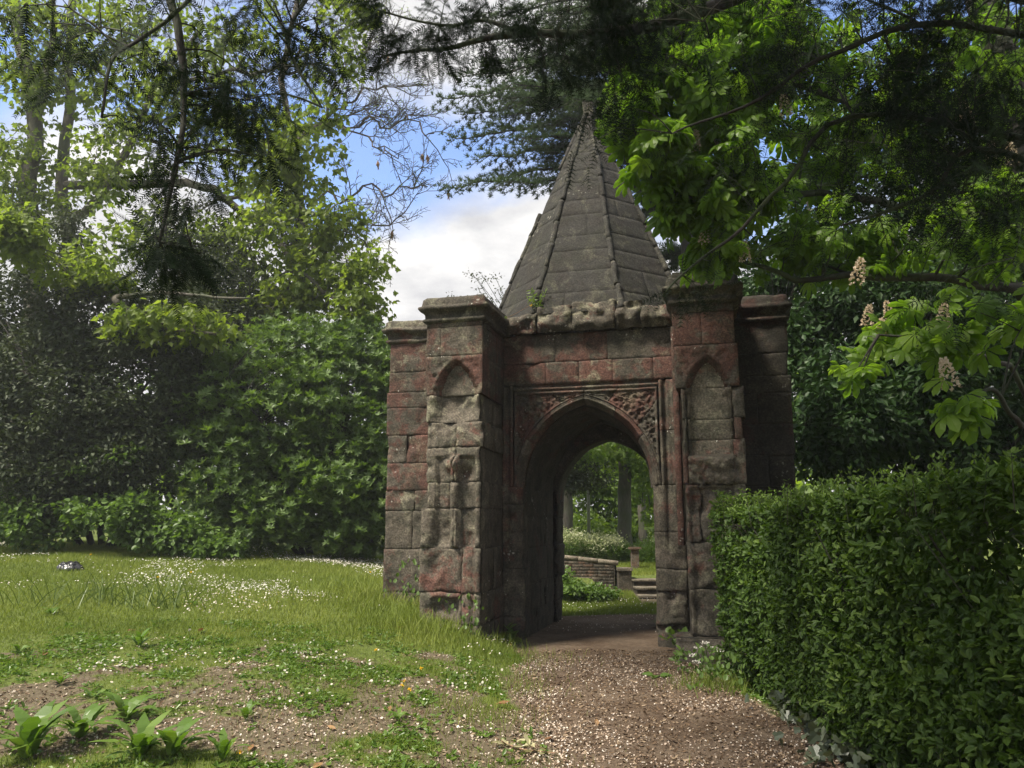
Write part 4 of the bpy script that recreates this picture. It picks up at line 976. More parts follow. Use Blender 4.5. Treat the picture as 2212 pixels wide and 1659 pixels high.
big = vis[:290]; rest = np.setdiff1d(np.arange(len(P)), big)
V, F = scatter(T_palm[0], T_palm[1], P[rest], X[rest], N[rest], sz[rest])
mk('foliage', V, F, M['chestnut'], che, tint=np.repeat(tt[rest], len(T_palm[0])), kind='stuff')
lm = []
for k in range(6):
    v = T_palm[0].copy(); v = v + v3(v * 2.5 + k * 5, 2, k) * .06; lm.append(make_mesh('leaf', v, T_palm[1], False, np.full(len(v), .15 + .14 * k))); lm[-1].materials.append(M['chestnut'])
from mathutils import Matrix
def place_leaf(meshes, parent, p, x, nrm, s, name='leaf'):
    o = bpy.data.objects.new(name, meshes[int(rng.integers(len(meshes)))]); C.objects.link(o); o.parent = parent
    x = unit(np.array(x)); y = unit(np.cross(nrm, x)); z = np.cross(x, y); b0 = np.array(base_of(parent))
    mt = Matrix([[x[i] * s, y[i] * s, z[i] * s, p[i] - b0[i]] for i in range(3)] + [[0, 0, 0, 1]]); o.matrix_local = mt; return o
for i in big: place_leaf(lm, che, P[i], X[i], N[i], sz[i])
def candle():
    V = []; F = []; 
    pts = []; 
    for i in range(46):
        t = i / 46; rr = .045 * (1 - t) ** .7 + .008; ang = i * 2.4; pts.append((rr * math.cos(ang), rr * math.sin(ang), t * .24))
    pts = np.array(pts); ac = Acc()
    for j in range(3):
        v, f = scatter(T_broad[0], T_broad[1], pts, unit(pts * [1, 1, 0] + [0, 0, .02]) + rdir(len(pts)) * .6, rdir(len(pts)), .030); ac.add(v, f, .5 + .3 * math.sin(j * 2))
    return ac
ca = candle(); cme = None
for i, (px, row, y) in enumerate([(2035, 685, 6.6), (2055, 820, 6.0), (1850, 590, 7.2), (1925, 672, 7.2), (1872, 683, 7.3), (1700, 230, 7.6), (2140, 320, 7.5), (1545, 170, 7.6), (1500, 300, 7.5), (2090, 250, 7.4), (1555, 290, 7.6), (1520, 505, 7.7), (1610, 545, 7.6), (1905, 705, 7.1), (2190, 330, 7.4)]):
    p = at(px, row + 22, y)
    if cme is None:
        o = ca.build('flower_candle', M['flower'], None); cme = o.data; o.parent = che
    else: o = put('flower_candle', cme, None, che)
    o.location = p - hb; o.rotation_euler = (rng.uniform(-.3, .3), rng.uniform(-.3, .3), i); o.scale = (rng.uniform(.8, 1.05),) * 3
a.build('trunk', M['darkbark'], che, True)

# unseen second chestnut behind the camera, crown added to shade the archway; source of the petals
h2 = np.array([-3.2, -2.5, 0.0]); ch2 = thing('horse_chestnut_tree', 'unseen horse chestnut behind the viewpoint, its high crown added to shade the archway', 'tree', tuple(h2)); a = Acc(); l2 = []
l2.append(limb(a, [h2, h2 + [0, 0, 3], h2 + [.3, .4, 6.5], h2 + [.5, .8, 9.5]], .40, .2, 18, .12, 5, 12, .03))
for e in ([-2.5, 7.2, 9.3], [-.8, 7.4, 9.4], [-2, 3, 8.8], [0, 2.2, 8.6], [1.2, 5.0, 9.0]): l2.append(limb(a, [h2 + [.3, .4, 6.5], (h2 + np.array(e)) / 2 + [0, 0, 3.6], np.array(e)], .13, .03, 16, .12, int(e[1] * 9), 6))
P = np.concatenate([fill(np.array(c), np.array(r), n, 0, .3, .7, 160 + i) for i, (c, r, n) in enumerate([((-1.9, 6.6, 9.2), (2.0, 1.2, .9), 200), ((-1.2, 2.0, 8.4), (2.0, 1.5, .7), 200), ((1.5, 4.7, 7.3), (1.2, 1.2, .5), 150), ((-3.2, -1, 8.6), (2.5, 2, 1), 90)])])
X = rdir(len(P)) * [1, 1, .3] + [0, 0, -.35]; N = rdir(len(P), 0, .35) + [0, 0, 1]
V, F = scatter(T_palm[0], T_palm[1], P, X, N, rng.uniform(.24, .36, len(P))); mk('crown', V, F, M['chestnut'], ch2, tint=np.repeat(rng.random(len(P)), len(T_palm[0])), kind='stuff')
twigs_hub(a, l2, P, .014, .12, 3, 14, 5); a.build('trunk', M['darkbark'], ch2, True)
# ------------------------------------------------------------------ dark evergreens behind the lawn
def bush(name, label, cat, spots, T, mat, per, rc, size, stems=True, base=None, **k):
    cs = []
    for i, b in enumerate(spots):
        c, r, n = sph(b); cs.append(fill(c, r, n, .55, .35, k.get('freq', 1.1), i + hash(name) % 7 if False else i + len(name)))
    cs = np.concatenate(cs); g = base if base is not None else (cs[:, 0].mean(), cs[:, 1].mean())
    g0 = np.array([g[0], g[1], float(H(g[0], g[1]))]); zok = cs[:, 2] > H(cs[:, 0], cs[:, 1]) + .05; cs = cs[zok]
    t = thing(name, label, cat, tuple(g0)); kk = {a: b for a, b in k.items() if a not in ('freq',)}
    crown(t, 'foliage', T, mat, cs, per, rc, size, **kk)
    if stems:
        a = Acc(); limbs_ = []
        for j in range(7):
            e = cs[rng.integers(len(cs))]; s = g0 + [(e[0] - g0[0]) * .25, rng.uniform(-.3, .3), -.1]; s[2] = float(H(s[0], s[1])) - .1
            limbs_.append(limb(a, [s, (s + e) / 2 + [0, 0, .3], e], .07, .02, 12, .2, j))
        twigs_to(a, limbs_, cs[rng.permutation(len(cs))[:220]], .01, .2, 3, 1, 5); a.build('stem', M['darkbark'], t, True)
    return t
bush('ivy_clad_holly', 'dark holly and ivy mass beneath the sycamore, far left of the lawn', 'holly',
     [(60, 690, 16.2, 150, 110, 1.3, 420), (230, 690, 16.2, 120, 80, 1.2, 230), (100, 860, 15.4, 190, 170, 1.2, 900), (300, 830, 15.6, 150, 130, 1.2, 620), (60, 1030, 15.2, 170, 100, 1.0, 420), (240, 1010, 15.4, 160, 110, 1.0, 460), (380, 700, 16.5, 90, 110, 1.2, 220), (430, 820, 16.6, 90, 100, 1, 200), (62, 520, 16.8, 26, 80, .5, 70), (150, 520, 16.8, 26, 80, .5, 60)],
     T_dia, M['ivy'], 22, .32, .115, base=(-8.6, 16.2), up=.2, droop=.25, flat=.7)
bush('dark_holly_tree', 'nearly black holly standing between the sycamore and the rhododendron', 'tree',
     [(470, 620, 18, 110, 130, 1.2, 260), (520, 740, 18, 110, 100, 1.2, 230), (420, 520, 18.4, 90, 90, 1.2, 130), (500, 860, 17.4, 120, 90, 1, 200), (640, 500, 19, 40, 60, .7, 40)],
     T_dia, M['ivy'], 26, .42, .11, base=(-6.2, 18), up=.1, droop=.3, flat=.8, tb=-.25)
bush('rhododendron_bush', 'big domed rhododendron with layered whorls of glossy leaves beside the left buttress', 'bush',
     [(600, 900, 16.2, 190, 170, 1.5, 520), (740, 860, 16.6, 130, 140, 1.4, 380), (700, 1060, 15.8, 150, 130, 1.1, 400), (480, 1000, 15.8, 150, 110, 1.1, 330), (560, 1120, 15.4, 150, 70, .8, 260), (780, 1110, 15.8, 90, 110, .8, 260), (640, 740, 17, 120, 50, 1, 130), (770, 760, 17, 80, 70, 1, 170), (820, 950, 16.2, 50, 160, .8, 190), (380, 940, 16, 80, 60, .7, 90), (820, 800, 16.8, 40, 80, .6, 70)],
     T_whorl, M['rhodo'], 5, .32, .13, base=(-3.8, 16.4), up=.4, droop=-.5, flat=.45, out=.45)
bush('young_rhododendron', 'low rhododendron in front of the brambles', 'bush',
     [(330, 1110, 15, 90, 50, .5, 90), (420, 1150, 14.9, 70, 35, .4, 60)], T_whorl, M['rhodo'], 5, .25, .10, stems=False, base=(-6.2, 14.9), up=.4, droop=-.5, flat=.5, out=.5)
def stuffbush(name, spots, T, mat, per, rc, size, seed=0, **k):
    cs = []
    for i, b in enumerate(spots):
        c, r, n = sph(b); cs.append(fill(c, r, n, 0, .3, 1.3, i + seed))
    cs = np.concatenate(cs); cs[:, 2] = np.maximum(cs[:, 2], H(cs[:, 0], cs[:, 1]) + .06)
    return crown(None, name, T, mat, cs, per, rc, size, **k)
o = stuffbush('bramble_thicket', [(80, 1130, 14.6, 110, 45, .6, 240), (230, 1120, 14.6, 110, 50, .6, 260), (360, 1150, 14.6, 90, 35, .5, 150), (20, 1060, 15, 60, 50, .6, 90), (460, 1180, 14.5, 70, 22, .4, 90), (250, 980, 14.8, 60, 20, .4, 22), (170, 1010, 14.8, 60, 30, .4, 30)], T_broad, M['bramble'], 9, .2, .105, 5, up=.7, droop=.2, flat=.7)
tag(o, 'bright green brambles and nettles along the back of the lawn', 'brambles')
for c_, (px, row) in zip('ab', ((1000, 0), (0, 0))): pass

# ------------------------------------------------------------------ laurel and dark trees beyond the right buttress
bush('laurel_bush', 'dark glossy laurel behind the right buttress', 'laurel',
     [(1760, 760, 12.5, 90, 150, .8, 260), (1720, 560, 13, 90, 70, .8, 120), (1800, 930, 11.5, 110, 100, .8, 220), (1930, 850, 11.5, 160, 150, 1.0, 380), (2120, 850, 11, 160, 200, 1.0, 400), (1650, 600, 13.5, 60, 60, .6, 60), (1990, 640, 11.8, 180, 100, .8, 240)],
     T_dia, M['laurel'], 16, .30, .14, base=(6.2, 12), up=.2, droop=.35, flat=.6)
bush('dark_yew_bush', 'black green yew thicket filling the right edge behind the hedge', 'yew bush',
     [(1900, 700, 14, 220, 180, 1.2, 420), (2150, 650, 13, 200, 230, 1.2, 480), (2100, 350, 13, 220, 180, 1.2, 330), (1850, 420, 14, 180, 140, 1.2, 240), (2000, 940, 13, 230, 110, 1, 330)],
     T_dia, M['laurel'], 22, .45, .14, base=(8.0, 13.4), up=.2, droop=.3, flat=.7, tb=-.4)

# ------------------------------------------------------------------ woodland beyond
def tree(label, px, row, y, r0, h, blobs, mat, seed, per=22, rc=.5, size=.15, T=T_maple, lean=0.0, bark='darkbark', name='woodland_tree'):
    b = at(px, row, y); b[2] = float(H(b[0], b[1])) - .05; t = thing(name, label, 'tree', tuple(b)); a = Acc(); ls = []
    ls.append(limb(a, [b, b + [lean * .3, 0, h * .3], b + [lean * .7, 0, h * .65], b + [lean, 0, h]], r0, r0 * .45, 18, .12, seed, 10, r0 * .08))
    cs = []
    for i, bl in enumerate(blobs): c, r, n = sph(bl); cs.append(fill(c, r, n, 0, .3, .8, seed + i))
    for j in range(6):
        c, r, n = sph(blobs[j % len(blobs)]); e = c + rng.normal(size=3) * r * .4; s = b + np.array([lean, 0, h]) * (.45 + .08 * j)
        ls.append(limb(a, [s, (s + e) / 2 + [0, 0, .3], e], r0 * .3, r0 * .08, 12, .25, seed + j, 6))
    cs = np.concatenate(cs); crown(t, 'crown', T, mat, cs, per, rc, size, up=.4, droop=.4, flat=.5); twigs_to(a, ls, cs, .012, .3, 3, .6, 5); a.build('trunk', M['bark'], t, True); return t
tree('stout dark tree trunk seen through the arch beside the gate post', 1352, 1195, 21, .21, 7, [(1330, 960, 21, 90, 50, 1.4, 60), (1400, 1010, 21, 40, 50, 1, 36), (1270, 970, 20, 50, 30, 1, 30)], M['wood'], 3, 20, .4, .13)
tree('second slimmer trunk just right of the stout one through the arch', 1390, 1185, 25, .15, 8, [(1400, 1080, 23, 40, 70, 1, 46), (1380, 940, 23, 70, 40, 1, 40)], M['wood'], 9, 20, .4, .13)
tree('dark holm oak hanging low over the garden wall, seen through the arch', 1225, 1180, 24, .22, 6, [(1240, 1036, 19.5, 48, 26, 1, 80), (1215, 1000, 19.5, 45, 50, 1, 70), (1290, 1030, 20, 40, 26, .8, 20)], M['ivy'], 14, 24, .35, .10, T_oval, name='holm_oak')
# far belt of trees closing the view
spots = []
for x, y, z, rx, rz, n in [(-30, 40, 5, 9, 7, 260), (-18, 38, 4.5, 8, 6, 260), (-8, 36, 2.5, 7, 3.5, 200), (1, 34, 3.2, 5, 3.2, 260), (6, 36, 4, 6, 4, 300), (13, 34, 6, 7, 7, 380), (22, 32, 7, 7, 8, 320), (33, 36, 7, 8, 8, 240), (-44, 44, 8, 10, 8, 160), (3.4, 29, 1.8, 2.6, 1.5, 160)]:
    spots.append(fill(np.array([x, y, z + 1.]), np.array([rx, 2.5, rz]), n, 0, .3, .4, int(x + 60)))
for x in np.arange(-44, 34, 5.5): spots.append(fill(np.array([x, 30 + .1 * abs(x), 2.4]), np.array([4.2, 1.6, 1.9]), 90, 0, .3, .5, int(x + 90)))
cs = np.concatenate(spots); nr = (cs[:, 0] > -.5) & (cs[:, 0] < 6.5); cs = cs[~nr & (rng.random(len(cs)) < .5)]
sp2 = [fill(np.array([x, y, z]), np.array([rx, 1.2, rz]), n, 0, .35, .9, int(x * 9)) for x, y, z, rx, rz, n in [(.8, 28, 2.6, 1.8, 2.0, 140), (3.2, 27, 2.6, 1.6, 1.6, 230), (3.4, 29, 3.4, 2.2, 2.0, 170), (5.8, 28, 3, 1.8, 2.4, 110), (3.0, 26, 1.3, 2.6, .7, 90), (2.2, 31, 5.5, 3.4, 2.2, 260), (5, 31, 5.5, 2.4, 2.4, 160)]]
o = crown(None, 'woodland_edge', T_dia, M['wood'], np.concatenate(sp2), 26, .5, .22, up=.4, droop=.4, flat=.6); tag(o, 'bright sunlit foliage filling the view through the arch behind the trunks', 'foliage')
o = crown(None, 'far_woodland', T_broad, M['wood'], cs, 10, 1.1, .48, up=.4, droop=.3, flat=.7)
tag(o, 'belt of sunlit green trees closing the view far behind everything', 'woodland')

# ------------------------------------------------------------------ garden wall, steps, posts, lamps beyond the arch
gw0, gw1 = np.array([-2.2, 17.7]), np.array([2.34, 16.35])
gw = thing('garden_wall', 'low garden wall with a rounded grey coping seen through the arch', 'wall', (gw0[0], gw0[1], 0.1)); Lw = np.linalg.norm(gw1 - gw0); dw = (gw1 - gw0) / Lw; nw_ = np.array([dw[1], -dw[0]])
def wtop(s): return 1.22 - .44 * s / Lw
def wpt(s, z, off=0): p = gw0 + dw * s + nw_ * off; return np.array([p[0], p[1], z])
V = []; F = []
for s in np.linspace(0, Lw - .2, 12):
    for off, z in ((-.12, -.2), (.11, -.2), (.11, wtop(s) - .07), (-.12, wtop(s) - .07)): V.append(wpt(s, z, off))
i = np.arange(11) * 4
F = np.concatenate([np.stack([i + a_, i + 4 + a_, i + 4 + (a_ + 1) % 4, i + (a_ + 1) % 4], -1) for a_ in range(4)]); mk('wall_core', V, F, M['mortar'], gw)
fr = (np.array([gw0[0], gw0[1], 0]) - np.array([gw0[0], gw0[1], .1]) + np.array([nw_[0], nw_[1], 0]) * .13, np.array([dw[0], dw[1], 0]), np.array([0, 0, 1.]), np.array([nw_[0], nw_[1], 0]))
zc = -.05; row_i = 0
while zc < 1.05:
    hh = .058; s = -rng.uniform(0, .2)
    while s < Lw - .25:
        l_ = rng.uniform(.15, .24); e = min(s + l_, Lw - .22); mid = (s + e) / 2
        if zc + hh < wtop(mid) - .06 and e > 2.6 and zc > .0:
            proud = .05 if zc < .36 - .1 * mid / Lw + .05 else 0
            stone(gw, fr, max(s, 0), e, zc, zc + hh, None, .12, .06, .12, srng.uniform(.2, .7), srng.uniform(.6, .95), .1, name='brick', mat=M['brickwall'], gap=.004, bev=.008, raw=proud)
        s = e
    zc += hh + .006; row_i += 1
for k in range(int(Lw / .42)):
    s0_, s1_ = k * .42, k * .42 + .412
    if s1_ < 2.3: continue
    a = Acc(); P = [wpt(s0_, wtop(s0_) - .05, .10), wpt((s0_ + s1_) / 2, wtop((s0_ + s1_) / 2) - .05, .10), wpt(s1_, wtop(s1_) - .05, .10)]; tube(a, P, .048, 10); o = a.build('coping_stone', M['brickwall'], gw, True); o.color = (.2, 1.5, .3, 1)
V, F = box_grid((2.17, 16.10, -.1), (2.44, 16.42, .60), .1, .012, 5, 3); o = mk('end_pier', V, F, M['brickwall'], gw, True); o.color = (.4, .8, .2, 1)
V, F = box_grid((2.15, 16.07, .602), (2.46, 16.45, .65), .1, .01, 5, 4); o = mk('pier_cap', V, F, M['brickwall'], gw, True); o.color = (.2, 1.3, .3, 1)
st = thing('stone_steps', 'short flight of worn steps with pale nosings seen through the right of the arch', 'steps', (3.3, 15.4, 0))
for k in range(4):
    V, F = box_grid((2.45, 14.85 + .36 * k, -.1), (4.2, 15.25 + .36 * k + (.3 if k == 3 else 0), .03 + .125 * k), .12, .012, 5, 20 + k); o = mk('riser', V, F, M['brickwall'], st, True); o.color = (.3, .5, .1, 1)
    V, F = box_grid((2.43, 14.82 + .36 * k, .032 + .125 * k), (4.22, 15.24 + .36 * k, .062 + .125 * k), .12, .006, 5, 30 + k); o = mk('tread', V, F, M['brickwall'], st, True); o.color = (.1, 1.5, .4, 1)
def box_thing(name, label, cat, c, sx, sy, z0, z1, mat, col, capz=.05, capo=.05, group=None):
    t = thing(name, label, cat, (c[0], c[1], z0), 0, group)
    V, F = box_grid((c[0] - sx, c[1] - sy, z0 - .1), (c[0] + sx, c[1] + sy, z1), .15, .015, 4, int(abs(c[0] * 10))); mk('shaft', V, F, mat, t, True).color = col
    V, F = box_grid((c[0] - sx - capo, c[1] - sy - capo, z1 + .002), (c[0] + sx + capo, c[1] + sy + capo, z1 + capz), .1, .015, 4, 9); mk('capstone', V, F, mat, t, True).color = col
    return t
g = at(1372, 1225, 18.2); box_thing('gate_post', 'square red brown stone gate post with a flat cap beyond the steps', 'gate post', g, .085, .085, float(H(g[0], g[1])), at(1372, 1186, 18.2)[2], M['brickwall'], (.6, 1.1, .2, 1))
g = at(1276, 1200, 21); box_thing('short_post', 'short brown post with a flat cap rising behind the wall beside the lamp', 'post', g, .12, .12, float(H(g[0], g[1])), at(1276, 1175, 21)[2], M['brickwall'], (.4, .7, .2, 1))
g = at(1222, 1195, 21); box_thing('short_post', 'low brown post half hidden by blossom at the left edge of the arch view', 'post', g, .10, .10, float(H(g[0], g[1])), at(1222, 1172, 21)[2], M['brickwall'], (.3, .6, .2, 1))
M['metal'] = plain_mat('galvanised_metal', (.20, .21, .21), (.32, .33, .32), 9, .5, .5, .3)
for i, (px, row, y, lab, ln) in enumerate([(1273, 1195, 23, 'grey lamp column nearer the arch centre, standing behind the garden wall', 5.2), (1216, 1190, 30, 'pale lamp column farther left, against the bushes beyond the blossom', 5.6)]):
    g = at(px, row, y); z0 = float(H(g[0], g[1])); t = thing('lamp_post', lab, 'lamp post', (g[0], g[1], z0), 0, 'lamp columns beyond the garden wall')
    for nm, P, rr in (('base', [(g[0], g[1], z0 - .1), (g[0], g[1], z0 + .45), (g[0], g[1], z0 + .55)], [.07, .07, .05]), ('pole', [(g[0], g[1], z0 + .55), (g[0], g[1], z0 + 3), (g[0], g[1], z0 + ln)], [.05, .045, .04]), ('lantern', [(g[0], g[1], z0 + ln), (g[0], g[1] - .2, z0 + ln + .08), (g[0], g[1] - .6, z0 + ln + .08)], [.05, .07, .09])):
        a = Acc(); tube(a, P, rr, 10); a.build(nm, M['metal'], t, True)
o = stuffbush('cow_parsley', [(1230, 1170, 19.6, 50, 22, .8, 160), (1300, 1175, 19.8, 50, 20, .8, 130), (1400, 1190, 20.5, 30, 20, .8, 40)], T_broad, M['parsley'], 17, .25, .045, 7, up=1.2, droop=-.1, flat=.6)
tag(o, 'pale frothing bank of cow parsley behind the garden wall', 'cow parsley')
o = stuffbush('parsley_greenery', [(1230, 1185, 20, 50, 26, .8, 90), (1310, 1190, 20, 60, 22, .8, 90), (1400, 1205, 19.8, 34, 30, .7, 90)], T_lance, M['bramble'], 26, .25, .12, 8, up=.3, droop=-.4)
tag(o, 'green stems and leaves under the cow parsley', 'greenery')
o = stuffbush('nettle_bank', [(1228, 1272, 15.2, 34, 14, .5, 50), (1285, 1280, 15.0, 36, 9, .4, 40), (1208, 1250, 15.4, 16, 18, .4, 16)], T_broad, M['bramble'], 26, .2, .07, 9, up=.7, droop=.1)
tag(o, 'leafy weeds banked against the garden wall beyond the arch', 'weeds')
# leaves hanging into the far side of the arch
lb = thing('laurel_sprig', 'pale laurel sprigs dangling at the top right of the arch view', 'sprig', tuple(aw(1.2, 3.2, 3.3)))
a = Acc(); ls = [limb(a, [aw(1.3, 3.3, 3.4), aw(.7, 3.1, 3.15), aw(.15, 3.0, 2.95)], .012, .004, 10, .03, 1, 4), limb(a, [aw(1.3, 3.3, 3.4), aw(1.1, 3.1, 2.8), aw(.75, 3.0, 2.62)], .012, .004, 10, .03, 2, 4), limb(a, [aw(1.35, 3.3, 3.2), aw(1.3, 3.1, 2.2), aw(1.0, 3.0, 1.75)], .012, .004, 10, .03, 3, 4)]
a.build('stem', M['darkbark'], lb, True)
lom = []
for k in range(3): lom.append(make_mesh('leaf', T_oval[0] * [1, .75, 1], T_oval[1], False, np.full(6, .4 + .25 * k))); lom[-1].materials.append(M['rhodo'])
for P in ls:
    for j in range(3, 10):
        for s in (-1, 1): place_leaf(lom, lb, P[j], [s * .5 - .1, .1, -.7], [.2, -.6, .7], rng.uniform(.12, .18))

# ------------------------------------------------------------------ privet hedge
hed = thing('privet_hedge', 'clipped privet hedge of glossy green leaves running beside the path on the right', 'hedge', (2.75, 5.2, 0))
def hedge_pts(n):
    y = rng.uniform(1.2, 8.25, n); f = rng.random(n); z = rng.uniform(.05, 1.78, n); top = rng.random(n) < .30; end = rng.random(n) < .10
    face = 2.15 + .11 * fbm(p3(y * 2.0, z * 2.0, 0), 3, 5) + .12 * sstep(.5, 0, z) + .05 * sstep(8.25, 7.8, y)
    x = face + rng.exponential(.07, n); zt = 1.84 - .026 * y + .06 * fbm(p3(y * 1.3, 3, 0), 3, 6)
    x = np.where(top, rng.uniform(2.15, 3.3, n), x); z = np.where(top, zt - rng.exponential(.05, n) + .03, np.minimum(z, zt))
    y = np.where(end, 8.25 - rng.exponential(.06, n) + .05 * fbm(p3(x * 3, z * 3, 0), 2, 8), y); x = np.where(end, rng.uniform(2.15, 3.3, n), x)
    nx = np.where(top, 0, np.where(end, 0, -1.0)); ny = np.where(end & ~top, 1.0, 0); nz = np.where(top, 1.0, 0.15)
    return np.stack([x, y, z], -1), np.stack([nx, ny, nz], -1)
P, Nn = hedge_pts(17500)
hole = (np.hypot((P[:, 1] - 3.55) / .28, (P[:, 2] - 1.42) / .17) < 1) & (rng.random(len(P)) < .9)
thin = fbm(P * 2.6, 3, 15) > -.36 + .12 * rng.normal(size=len(P)); kk = ~hole & thin
P, Nn = P[kk], Nn[kk]; m_ = len(P)
PP, XX, NN2, SS, TT = [], [], [], [], []
tb = np.clip(rng.normal(.40, .24, m_), 0, 1)
shoot = unit(Nn * .8 + rdir(m_) * .7 + [0, 0, .35])
for j in range(5):
    t = j * .016; off = rdir(m_); side = unit(np.cross(shoot, off))
    PP.append(P + shoot * t + rdir(m_) * .012); XX.append(side * (1 if j % 2 else -1) + shoot * .55 + rdir(m_) * .2); NN2.append(shoot * .7 + [0, 0, .5] + rdir(m_) * .35)
    SS.append(rng.uniform(.036, .064, m_)); TT.append(tb + .10 * (j > 2) + rng.normal(0, .08, m_))
P_, X_, N_, S_, T_ = map(np.concatenate, (PP, XX, NN2, SS, TT))
V, F = scatter(T_oval[0] * [1, 1.15, 1], T_oval[1], P_, X_, N_, S_)
mk('foliage', V, F, M['privet'], hed, tint=np.repeat(np.clip(T_, 0, 1), 6), kind='stuff')
# the shaded inner leaves that close the hedge
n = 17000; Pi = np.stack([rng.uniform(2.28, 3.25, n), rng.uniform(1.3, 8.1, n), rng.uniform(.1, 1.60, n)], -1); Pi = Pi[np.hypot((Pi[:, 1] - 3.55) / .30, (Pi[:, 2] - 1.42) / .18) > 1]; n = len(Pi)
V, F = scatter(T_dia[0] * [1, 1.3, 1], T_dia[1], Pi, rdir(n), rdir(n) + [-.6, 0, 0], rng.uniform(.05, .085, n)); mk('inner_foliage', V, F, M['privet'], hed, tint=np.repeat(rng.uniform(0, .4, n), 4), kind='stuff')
# taller fresh shoots that poke out of the top
n = 700; yy = rng.uniform(1.8, 8.2, n); xx = rng.uniform(2.1, 2.9, n); a = Acc(); PP, XX = [], []
for i in range(n):
    h_ = rng.uniform(.04, .24); b = np.array([xx[i], yy[i], 1.83 - .026 * yy[i]]); e = b + [rng.normal() * .03, rng.normal() * .03, h_]
    for t in np.linspace(.2, 1, 4): PP += [b + (e - b) * t] * 2; d = rdir(1)[0]; XX += [d + [0, 0, .8], -d * [1, 1, 0] + [0, 0, .8]]
    if i % 2 == 0: tube(a, [b - [0, 0, .1], e], [.003, .0015], 3, cap=False)
V, F = scatter(T_oval[0], T_oval[1], np.array(PP), np.array(XX), rdir(len(PP), .3), rng.uniform(.025, .042, len(PP)))
mk('new_shoots', V, F, M['privet'], hed, tint=np.full(len(V), .85), kind='stuff')
for i in range(120):
    y = rng.uniform(1.3, 8.1); x = rng.uniform(2.4, 3.1); g0 = np.array([x, y, -.05]); tube(a, curve([g0, g0 + [rng.normal() * .1, rng.normal() * .1, .8], g0 + [-.25 + rng.normal() * .12, rng.normal() * .2, 1.6]], 7, .04, i), np.linspace(.014, .004, 7), 4, cap=False)
a.build('stem', M['darkbark'], hed)
# ivy along its foot: the biggest leaves one by one
T_ivy = (fan([(0, 0), (-.1, .3), (.2, .45), (.4, .28), (.75, .32), (1, 0), (.75, -.32), (.4, -.28), (.2, -.45), (-.1, -.3)], [0, .04, .05, .02, 0, -.08, 0, .02, .05, .04]), [np.array([[0, 3, 2, 1], [0, 5, 4, 3], [0, 7, 6, 5], [0, 9, 8, 7]])])
M['ivyg'] = leaf_mat('ground_ivy_leaf', (.05, .065, .04), (.085, .105, .065), (.13, .15, .10), .15, .4, .4)
iv = thing('trailing_ivy', 'grey green ivy trailing over the soil under the hedge, bottom right corner', 'ivy', (2.2, 4.3, 0))
n = 900; y = rng.uniform(3.0, 6.9, n); x = 2.32 - rng.exponential(.10, n) * np.interp(y, [3, 4.4, 6.9], [1.6, 1.4, .5]) + .05; z = np.abs(rng.normal(0, .10, n)) * sstep(1.6, 2.3, x) + .03
P = np.stack([x, y, z + H(x, y)], -1); X = rdir(n, -.2); N = rdir(n, 0, .45) + [-.35, -.3, .8]; sz = rng.uniform(.05, .095, n)
ivm = [make_mesh('leaf', T_ivy[0], T_ivy[1], False, np.full(10, .2 + .2 * k)) for k in range(4)]; [m_.materials.append(M['ivyg']) for m_ in ivm]
sel = np.argsort(np.linalg.norm(P - [0, 0, 1.6], axis=1) / sz); sel = [i for i in sel if P[i, 0] / P[i, 1] < .66][:180]; rest = np.setdiff1d(np.arange(n), sel)
V, F = scatter(T_ivy[0], T_ivy[1], P[rest], X[rest], N[rest], sz[rest]); mk('foliage', V, F, M['ivyg'], iv, tint=np.repeat(rng.random(len(rest)), 10), kind='stuff')
for i in sel: place_leaf(ivm, iv, P[i], X[i], N[i], sz[i])

# ------------------------------------------------------------------ lawn
def in_arch(x, y):
    u = (x - .98) * AU[0] + (y - 10.55) * AU[1]; w_ = (x - .98) * AW[0] + (y - 10.55) * AW[1]
    return ((np.abs(u) < 2.87) & (w_ > -.16) & (w_ < 2.7)) | ((w_ > -1.12) & (w_ < 0) & (((u > -1.93) & (u < -1.1)) | ((u > 1.25) & (u < 2.1))))
def field(n, x0, x1, y0, y1, dens=1.0):
    x = rng.uniform(x0, x1, n); y = rng.uniform(y0, y1, n)
    k = (path_mask(x, y) < .35) & (~in_arch(x, y)) & (np.abs(x / np.maximum(y, .1)) < .74)
    return x[k], y[k]
T_blade = (np.array([(0, -.035, 0), (0, .035, 0), (.55, .028, .06), (.55, -.028, .06), (1, 0, .30)]), [np.array([[0, 1, 2, 3]]), np.array([[3, 2, 4]])])
T_blade1 = (np.array([(0, -.05, 0), (0, .05, 0), (1, 0, .2)]), [np.array([[0, 1, 2]])])
def blades(x, y, h, T, lean=.45, name='grass', tb=.4, mat='grass', wid=1.0, **pr):
    n = len(x); P = p3(x, y, H(x, y) - .005); X = rdir(n) * [lean, lean, 0] + [0, 0, 1]; N = rdir(n)
    cl = fbm(p3(x * 1.2, y * 1.2, 0), 3, 61)
    V, F = scatter(T[0] * [1, wid, 1], T[1], P, X, N, h)
    return V, F, np.repeat(np.clip(tb + cl * .35 + rng.normal(0, .16, n), 0, 1), len(T[0]))
ga = Acc()
x, y = field(200000, -5.5, 2.2, 3.0, 9.4); sm_ = soil_mask(x, y); k = rng.random(len(x)) > sm_ * 1.0 - .06; x, y = x[k], y[k]
lush = np.clip(fbm(p3(x * 1.4, y * 1.4, 5), 3, 66) + .35, .1, 1.4)
ga.add(*blades(x, y, rng.uniform(.02, .05, len(x)) * (.7 + lush * .8), T_blade1, .8, wid=1.3))
x, y = field(200000, -12.5, 1, 8.6, 17.2)
ga.add(*blades(x, y, rng.uniform(.04, .09, len(x)), T_blade1, .6, tb=.58, wid=1.5))
